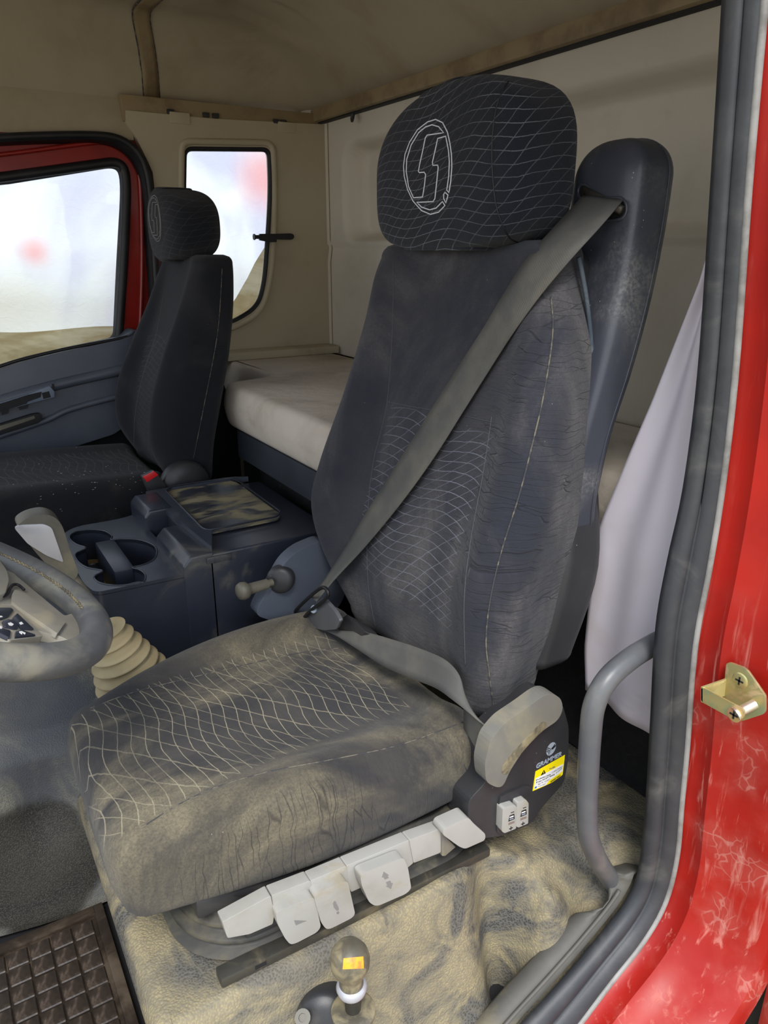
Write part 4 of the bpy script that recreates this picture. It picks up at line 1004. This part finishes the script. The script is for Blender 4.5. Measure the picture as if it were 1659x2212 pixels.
ph = pad('headrest', headrows(1.320, 1.520, 2.37, .170, .170, .606, 30, 2.1, 2.7), Z, FRONT, F_phead, ps_, cap=(.005, .005), n=34, p=.66)
for o_ in (pb, ph): o_.data.transform(Matrix.Translation((.045, 0, 0)))
for yy in (2.30, 2.43): tube('headrest_post', [(.735, yy, 1.29), (.733, yy, 1.36)], .007, M['blackrubber'], ps_)
PV = bvh_of([ph]); em2 = []
for pl_ in emyz:
    q = []
    for y, z in pl_:
        h = PV.ray_cast(Vector((0, 2.37+(y-1.16)*.86, 1.437+(z-1.482)*.86)), X)
        if h[0] is not None: q.append(h[0] - X*.0008)
    if len(q) > 3: em2.append((q, True))
tubes('emblem', em2, .0011, M['inkgrey'], ph)
PBV = bvh_of([pb])
seamline('seam', [(352, 640), (338, 720), (312, 800), (294, 880), (290, 960), (300, 1010)], PBV, pb, M['threadgrey'], .001)
seamline('seam', [(480, 580), (470, 720), (440, 880), (418, 990)], PBV, pb, M['seam'], .0012)
lathe('recliner_cover', P(398, 1045, y=2.125), (0, -1, 0), [(.075, 0), (.075, .02), (.068, .03), (.03, .034), (0, .0345)], M['darkplastic'], ps_, 32)
pbk = prism('belt_buckle', roundpoly(Ps([(306, 1030), (334, 1017), (360, 1050), (350, 1062), (322, 1066)], y=2.085), .004, 3), (0, .02, 0), M['darkplastic'], ps_, .003)
prism('release_button', Ps([(308, 1030), (333, 1018), (343, 1026), (318, 1042)], y=2.083), (0, .015, 0), M['redplastic'], pbk, .002)
# crumbs of litter on the passenger cushion
PCV = bvh_of([pc]); bm = bmesh.new(); rr = random.Random(5)
for k in range(70):
    px, py = rr.gauss(190, 90), rr.gauss(1035, 28)
    h = hit(PCV, px, py, .001)
    if h is None or px < 0: continue
    s = rr.uniform(.0012, .004); a = rr.uniform(0, 3.1)
    vs = [bm.verts.new(h+Vector((math.cos(a+t)*s*(1 if i % 2 else .5), math.sin(a+t)*s*(1 if i % 2 else .5), .0006))) for i, t in enumerate((0, 1.57, 3.14, 4.71))]
    bm.faces.new(vs)
cr = from_bm('litter', bm, M['white'], None, False); tag(cr, 'white crumbs and chips scattered on the passenger seat cushion', 'litter', kind='stuff')

# ------------------------------------------------------------------ centre console
cc = empty('center_console', (.45, 1.78, .40), 'black plastic console with cup holders and recessed lid between the seats', 'console')
ZD, ZL = .655, .70
yn, yf = 1.55, 2.03
deck = roundpoly([Vector((.425, yn+.002, ZD)), Vector((.425, yf-.005, ZD))] + Ps([(262, 1120), (160, 1138), (126, 1160), (182, 1262), (206, 1280)], z=ZD), [.01, .01, .03, .03, .03, .03, .02], 6)
well = Ps([(150, 1162), (160, 1150), (190, 1144), (225, 1147), (242, 1158), (240, 1166), (262, 1164), (300, 1166), (330, 1177), (339, 1192), (332, 1209), (310, 1220), (286, 1226), (302, 1231), (314, 1242), (311, 1257), (296, 1258), (270, 1264), (240, 1264), (216, 1259), (204, 1250), (206, 1243), (222, 1233), (188, 1226), (168, 1212), (163, 1196), (186, 1184), (165, 1176)], z=ZD)
well = spline(well, 90, True)
holed('cup_deck', deck, [well], (0, 0, -.01), M['navyplastic'], cc)
bm = bmesh.new(); nw_ = len(well)
wu = [bm.verts.new(p) for p in well]; wd = [bm.verts.new(p - Vector((0, 0, .085))) for p in well]
for i in range(nw_): bm.faces.new((wu[i], wu[(i+1) % nw_], wd[(i+1) % nw_], wd[i]))
cw = from_bm('cup_holder', bm, M['navyplastic'], cc)
tube('cup_rim', well, .0022, M['navyplastic'], cw, 6, True)
prism('well_floor', [p - Vector((0, 0, .085)) for p in well], (0, 0, -.004), M['tandust'], cw)
da, db = P(243, 1164, z=ZD), P(250, 1234, z=ZD)
box('divider', (min(da.x, db.x)-.003, db.y, ZD-.085), (max(da.x, db.x)+.003, da.y, ZD-.001), M['navyplastic'], cw, .002)
for (px, py, r) in ((192, 1166, .034), (292, 1194, .045), (256, 1252, .036)):
    q = P(px, py, z=ZD); lathe('cup_floor', (q.x, q.y, ZD-.083), (0, 0, 1), [(r, 0), (r, .004), (r*.9, .005), (r*.85, .002), (0, .002)], M['navyplastic'], cw, 28)
# skirt below the deck
sk = [p - Vector((0, 0, .008)) for p in deck]; bm = bmesh.new()
up = [bm.verts.new(p) for p in sk]; dn = [bm.verts.new(Vector((p.x, p.y, .30))) for p in sk]
for i in range(len(sk)): bm.faces.new((up[i], up[(i+1) % len(sk)], dn[(i+1) % len(sk)], dn[i]))
from_bm('front_skirt', bm, M['navyplastic'], cc)
# body with a sloped shoulder at its front
prof = [(.415, .30), (.415, .672), (.437, .690), (.50, .694), (.80, .694), (.80, .30)]
def sidebody(name, y0, y1, pr, bev=.006): return prism(name, [Vector((x, y0, z)) for x, z in pr], (0, y1-y0, 0), M['navyplastic'], cc, bev, 3)
sidebody('body', yn, yf, [(.475, .30), (.475, .690), (.80, .690), (.80, .30)])
sidebody('shoulder', yn, 1.775, [(.415, .30), (.415, .672), (.435, .693), (.49, .694), (.49, .30)])
sidebody('shoulder', 1.875, yf, [(.415, .30), (.415, .690), (.43, .708), (.49, .708), (.49, .30)])
lidp = Ps([(313, 1066), (500, 1034), (545, 1033), (657, 1130), (650, 1140), (472, 1194), (462, 1190)], z=ZL)
lid_o = roundpoly(lidp, .012, 4)
lid_i = roundpoly(Ps([(358, 1064), (375, 1054), (495, 1036), (514, 1042), (607, 1110), (600, 1120), (452, 1150), (438, 1146)], z=ZL), .014, 4)
lid_o = [p + Vector((0, 0, .006)) for p in lid_o]; lid_i = [p + Vector((0, 0, .006)) for p in lid_i]
ld = holed('lid', lid_o, [lid_i], (0, 0, -.016), M['lidtop'], cc)
prism('tray', [p + Vector((0, 0, -.008)) for p in lid_i], (0, 0, -.004), M['lidplastic'], ld)
tube('tray_rim', lid_i, .0025, M['navyplastic'], ld, 6, True)
box('latch_tab', (.47, yn-.004, .668), (.53, yn+.01, .684), M['navyplastic'], cc, .002)

# gear lever with bellows, between console and steering wheel
gl = empty('gear_lever', (.24, 1.45, .50), 'gear lever with silver faced grip and dusty beige bellows behind the steering wheel', 'gear lever')
b0 = P(268, 1432, y=1.44); axg = (P(150, 1230, y=1.44)-P(268, 1440, y=1.44)).normalized()
prof = []
for k in range(61):
    t = k/60; prof.append((.070 - .036*t + .0075*math.cos(t*2*math.pi*5), .125*t))
lathe('bellows', b0 - axg*.035, axg, prof, M['beige'], gl, 40)
tube('shaft', [b0 + axg*.08, b0 + axg*.17, P(140, 1230, y=1.44)], .012, M['olive'], gl)
gb = prism('grip', roundpoly(Ps([(34, 1136), (60, 1118), (95, 1110), (120, 1117), (135, 1135), (152, 1190), (172, 1240), (150, 1262), (118, 1240), (70, 1185)], y=1.425), .012, 4), (0, .05, 0), M['olive'], gl, .010, 3)
prism('grip_face', roundpoly(Ps([(30, 1140), (45, 1134), (95, 1132), (112, 1140), (126, 1180), (138, 1216), (100, 1200), (60, 1175)], y=1.421), .006, 4), (0, .006, 0), M['silver'], gl, .002)['label'] = 'silver grip face'

# ------------------------------------------------------------------ steering wheel
wa = R(30); WC = Vector((-.040, 1.10, .922)); WN = Vector((math.sin(wa), 0, math.cos(wa)))
sw_ = empty('steering_wheel', WC, 'grey dusty leather steering wheel with spoke buttons in front of the driver cushion', 'steering wheel')
wr = Vector((math.cos(wa), 0, -math.sin(wa))); wy = Vector((0, 1, 0))
ring = [WC + (wr*math.cos(2*math.pi*k/120) + wy*math.sin(2*math.pi*k/120))*.219 for k in range(120)]
rim = tube('rim', ring, .0235, M['wheelrim'], sw_, 20, True)
seamr = [WC + (wr*math.cos(q) + wy*math.sin(q))*.1985 + WN*(.012+.0012*math.sin(q*160)) for q in np.linspace(.05, 1.6, 260)]
tube('stitching', seamr, [.0016+.0009*math.sin(k*2.1) for k in range(260)], M['knob'], rim, 6)
def W(pts, h=0.0, sc=6.381, oy=1200): return [PP(a/sc, oy+b/sc, WC+WN*h, WN) for a, b in pts]
prism('spoke', roundpoly(W([(-420, -360), (0, 60), (240, 290), (890, 830), (985, 800), (1100, 800), (1300, 900), (1250, 1150), (1000, 1190), (800, 1100), (500, 1030), (180, 680), (-420, 640)], -.008), .006, 3), WN*-.014, M['wheelspoke'], sw_, .004, 3)
sp2 = prism('spoke_trim', roundpoly(W([(200, 470), (320, 500), (880, 900), (905, 915), (800, 1070), (775, 1062), (230, 690), (160, 630), (165, 540)], -.003), .003, 3), WN*-.008, M['wheelspoke'], sw_, .0025, 3)
tube('spoke_groove', spline(W([(-200, 560), (20, 560), (100, 530), (140, 450), (190, 400), (260, 410), (330, 470)], -.002), 30), .0025, M['dark'], sw_, 6)
prism('hub_pad', roundpoly(W([(-900, -500), (-420, -360), (0, 60), (100, 200), (130, 330), (80, 520), (-100, 560), (-420, 640), (-900, 640)], .004), .01, 3), WN*-.04, M['wheelspoke'], sw_, .006, 3)
bp = prism('button_pad', roundpoly(W([(-260, 690), (170, 685), (215, 720), (600, 1110), (175, 1165), (130, 1165), (-50, 1060), (-260, 980)], .000), .004, 3), WN*-.010, M['wheelspoke'], sw_, .002)
for pts in ([(-240, 715), (150, 715), (190, 745), (120, 830), (20, 870), (-100, 850), (-240, 800)], [(175, 850), (240, 790), (470, 1010), (290, 1000), (260, 940), (175, 870)], [(30, 900), (110, 870), (180, 890), (250, 950), (250, 1000), (190, 1000), (60, 970)], [(215, 1040), (300, 1020), (500, 1090), (210, 1120)], [(-100, 930), (20, 990), (150, 1030), (135, 1130), (-20, 1055), (-120, 1000)]):
    prism('button', roundpoly(W(pts, .003), .002, 2), WN*-.006, M['navyplastic'], bp, .001)
for pts in ([(110, 930), (150, 920), (190, 945), (170, 965), (130, 960)], [(265, 925), (295, 910), (325, 940), (290, 950)], [(265, 1045), (300, 1040), (355, 1065), (345, 1085), (310, 1060), (305, 1085), (270, 1060)], [(-10, 965), (25, 975), (30, 1005), (0, 1005)], [(-10, 830), (25, 830), (38, 845), (0, 852)]):
    prism('icon', W(pts, .0035), WN*-.001, M['white'], bp)
tube('column', [WC - WN*.03, WC - WN*.25], .035, M['darkplastic'], sw_, 20)

# ------------------------------------------------------------------ bunk
mt_pts = [(1.445, .74), (1.445, 2.795), (.965, 2.795), (.965, 2.33), (.775, 2.28), (.775, 1.52), (1.04, 1.47), (1.04, .74)]
zt = .955
bm = bmesh.new()
lp = roundpoly([Vector((x, y, 0)) for x, y in mt_pts], [.02, .02, .03, .05, .07, .05, .05, .03], 6)
rings = []
H = .135
for k in range(15):
    t = k/14; a = math.pi*(t-.5); sq = abs(math.sin(a))**1.6*math.copysign(1, math.sin(a))
    ins = .038*(1-abs(math.cos(a))**.5)
    cen = Vector((1.15, 1.75, 0)); row_ = []
    n = len(lp)
    for i, p in enumerate(lp):
        tg_ = (lp[(i+1) % n]-lp[i-1]).normalized(); nn = Vector((-tg_.y, tg_.x, 0))
        row_.append(p + nn*(-ins if False else ins) + Vector((0, 0, zt-H/2+H/2*sq)))
    rings.append([bm.verts.new(p) for p in row_])
n = len(lp)
for k in range(14):
    for i in range(n): bm.faces.new((rings[k][i], rings[k][(i+1) % n], rings[k+1][(i+1) % n], rings[k+1][i]))
for rr_ in (rings[0], rings[-1]):
    ed = [bm.edges.get((rr_[i], rr_[(i+1) % n])) for i in range(n)]
    bmesh.ops.triangle_fill(bm, use_beauty=True, edges=ed)
mt = from_bm('bunk_mattress', bm, M['mattress'], None); tag(mt, 'stained pale grey bunk mattress along the rear wall behind the seats', 'mattress')
sharp(mt, 60)
bb = empty('bunk_box', (1.2, 1.8, .3), 'dark grey bunk box under the pale mattress behind the seats', 'bunk')
prism('front_panel', roundpoly([Vector((x, y, .815)) for x, y in [(1.44, .74), (1.44, 2.775), (.985, 2.775), (.985, 2.29), (.80, 2.22), (.80, 1.53), (1.06, 1.48), (1.06, .74)]], .03, 4), (0, 0, -.09), M['basedark'], bb, .006)
prism('lower_box', [Vector((x, y, .724)) for x, y in [(1.44, .72), (1.44, 2.775), (1.03, 2.775), (1.02, 2.25), (.87, 2.2), (.87, 1.56), (1.12, 1.5), (1.12, .72)]], (0, 0, -.450), M['carpet'], bb)

# grey curtain hanging behind the pillar
def cur(u, v):
    z = .53+ .97*v
    # front edge runs out towards the seat lower down
    zs = [.50, .55, .62, .86, 1.12, 1.31, 1.55]; ye = [.868, .872, .880, .872, .786, .733, .70]; xe = [1.0]*7
    y1 = float(np.interp(z, zs, ye)); y0 = .708
    zb = .53 + (.016)*(1-u) - .03*(1-u)
    z = zb + (1.5-zb)*v
    y1 = float(np.interp(z, zs, ye)); y = y0 + (y1-y0)*u
    return (1.0 + .006*math.sin(9*u+2*z) + .008*math.sin(5*z), y, z)
ct = grid('curtain', cur, 24, 50, M['curtain'], None, .003); tag(ct, 'pale grey vinyl curtain hanging between driver seat and door pillar', 'curtain')

# hook on the rear wall rail
hkx = empty('wall_hook', (1.40, 2.60, 1.80), 'small dark coat hook under the rear wall rail', 'hook')
h0 = P(768, 238, x=1.43)
box('plate', (h0.x-.004, h0.y-.022, h0.z-.004), (h0.x+.016, h0.y+.022, h0.z+.012), M['darkplastic'], hkx, .002)
tube('hook', [h0 + Vector((0, .01, 0)), h0 + Vector((-.004, .010, -.02)), h0 + Vector((-.012, .004, -.034)), h0 + Vector((-.018, -.004, -.026)), h0 + Vector((-.016, -.008, -.014))], .005, M['darkplastic'], hkx, 8, False, 20)
# tie strap clip by the small window
cl = empty('strap_clip', P(590, 512, y=2.79), 'black strap clip poking out beside the small rear side window', 'clip')
box('strap', (1.225, 2.776, .0), (1.306, 2.786, .0), M['blackrubber'], cl, .0) if False else None
prism('strap', roundpoly(Ps([(590, 505), (630, 504), (636, 508), (635, 515), (630, 518), (596, 517)], y=2.782), .008, 3), (0, .008, 0), M['blackrubber'], cl, .002)
prism('clip_body', roundpoly(Ps([(562, 505), (598, 505), (598, 523), (584, 523), (562, 519)], y=2.776), .002, 2), (0, .014, 0), M['blackrubber'], cl, .002)
lathe('stud', P(562, 512, y=2.782), (-1, 0, 0), [(.007, 0), (.007, .018), (.011, .022), (.011, .026), (0, .0265)], M['blackrubber'], cl, 16)

# grab handle on the door pillar
gh = empty('grab_handle', P(1420, 1395, y=.70), 'grey plastic looped grab handle beside the open door pillar', 'handle')
hpts = [P(1450, 1372, y=.70), P(1412, 1392, y=.695), P(1360, 1424, y=.692), P(1312, 1468, y=.69), P(1284, 1522, y=.69), P(1275, 1590, y=.69), P(1270, 1680, y=.69), P(1268, 1750, y=.69), P(1272, 1805, y=.69), P(1288, 1850, y=.693), P(1312, 1890, y=.697), P(1340, 1930, y=.702)]
tube('bar', hpts, .0178, M['handle'], gh, 20, False, 70)
lathe('foot_cap', P(1327, 1912, y=.70), (hpts[-1]-hpts[-3]).normalized(), [(.0195, 0), (.0200, .01), (.018, .02)], M['darkplastic'], gh, 24)

# door striker on the red jamb
dk = empty('door_striker', P(1590, 1500, x=.955), 'yellow zinc plated door striker with pin on the red door jamb', 'striker')
def K(pts, x): return [P(1490+a/9.817, 1410+b/9.817, x=x) for a, b in pts]
XP = .952
plt = prism('plate', roundpoly(K([(770, 232), (840, 205), (1130, 310), (1230, 385), (1600, 920), (1600, 1240), (1560, 1305), (1110, 1450), (820, 1330), (700, 900), (740, 540)], XP), .003, 3), (.004, 0, 0), M['zinc'], dk, .0008)
leg0 = K([(740, 545), (700, 900)], XP); XF = .922
leaf = K([(235, 720), (1010, 1130), (1150, 1200), (1150, 1380), (1010, 1465), (235, 1040)], XF)
prism('leaf', roundpoly(leaf, .004, 4), (.003, 0, 0), M['zinc'], dk, .0006)
mk('bend', [leg0[0], leg0[1], leaf[5], leaf[0]] + [p + Vector((.0, -.003, 0)) for p in (leg0[0], leg0[1], leaf[5], leaf[0])], [(0, 1, 2, 3), (4, 5, 6, 7), (0, 1, 5, 4), (1, 2, 6, 5), (2, 3, 7, 6), (3, 0, 4, 7)], M['zinc'], dk, False)
pa, pb_ = K([(950, 1310)], XF-.001)[0], K([(1380, 1080)], XP)[0]
lathe('pin', pa, pb_-pa, [(.011, 0), (.011, .004), (.0075, .005), (.0075, (pb_-pa).length)], M['zincbright'], dk, 24)
lathe('screw', pa + X*.0008, -X, [(.0115, 0), (.0115, .002), (.009, .0025), (0, .0026)], M['screwpink'], dk, 24)
lathe('screw', K([(1065, 590)], XP)[0] + X*.0005, -X, [(.0125, 0), (.0125, .001), (.010, .0022), (0, .0024)], M['zinc'], dk, 24)
for ctr_, xx in ((K([(1065, 590)], XP)[0], XP-.0022), (pa, XF-.0036)):
    for (a, b) in (((0, 1)), ((1, 0))):
        c2 = Vector((xx, ctr_.y, ctr_.z)); w = .0065; t = .0014
        ps2 = [c2 + Vector((0, (w if a else t)*s1, (w if b else t)*s2)) for s1, s2 in ((1, 1), (-1, 1), (-1, -1), (1, -1))]
        prism('cross_slot', ps2, (.0008, 0, 0), M['dark'], dk)

# hand brake valve with sticker on its knob, at the foot of the seat platform
hv = empty('brake_valve', P(755, 2200, y=.72), 'dusty ball knob valve lever with orange sticker below the seat levers', 'lever')
k0 = P(757, 2250, y=.715); k1 = P(756, 2078, y=.700); axk = (P(752, 2050, y=.715)-P(762, 2200, y=.715)).normalized()
lathe('shaft', k1 - axk*.10, axk, [(.012, 0), (.012, .055)], M['steel'], hv, 20)
lathe('collar', k1 - axk*.060, axk, [(.012, 0), (.021, .003), (.023, .010), (.021, .016), (.014, .019)], M['silver'], hv, 28)
kn_ = lathe('knob', k1 - axk*.046, axk, [(.0165, 0), (.018, .003), (.017, .013), (.018, .022), (.0235, .030), (.028, .040), (.0292, .051), (.027, .062), (.021, .072), (.011, .078), (0, .080)], M['knob'], hv, 32)
KV = bvh_of([kn_])
sg = []
for j in range(7):
    for i in range(9):
        u, v = i/8, j/6
        px = 742+u*43-2*v+3*u*v; py = 2070+v*24-u*4*(1-v) - 2*v*u
        sg.append(hit(KV, px, py, .0006) or Vector((0, 0, 0)))
if all(p.length > 0 for p in sg):
    mk('sticker', sg, [(j*9+i, j*9+i+1, (j+1)*9+i+1, (j+1)*9+i) for j in range(6) for i in range(8)], M['orange'], kn_)
vb = P(700, 2200, y=.745)
lathe('valve_body', vb, (-.45, -.75, .45), [(.045, -.03), (.045, .0), (.043, .010), (.038, .016), (.020, .020), (0, .021)], M['darkplastic'], hv, 36)
lathe('fitting', P(655, 2200, y=.74), (-.3, -.4, .85), [(.008, -.03), (.008, 0), (.012, .0), (.012, .008), (.006, .008), (.006, .003), (0, .003)], M['steel'], hv, 16)
lathe('base_ring', k1 - axk*.105, axk, [(.033, 0), (.033, .006), (.028, .010), (.014, .010)], M['knob'], hv, 32)
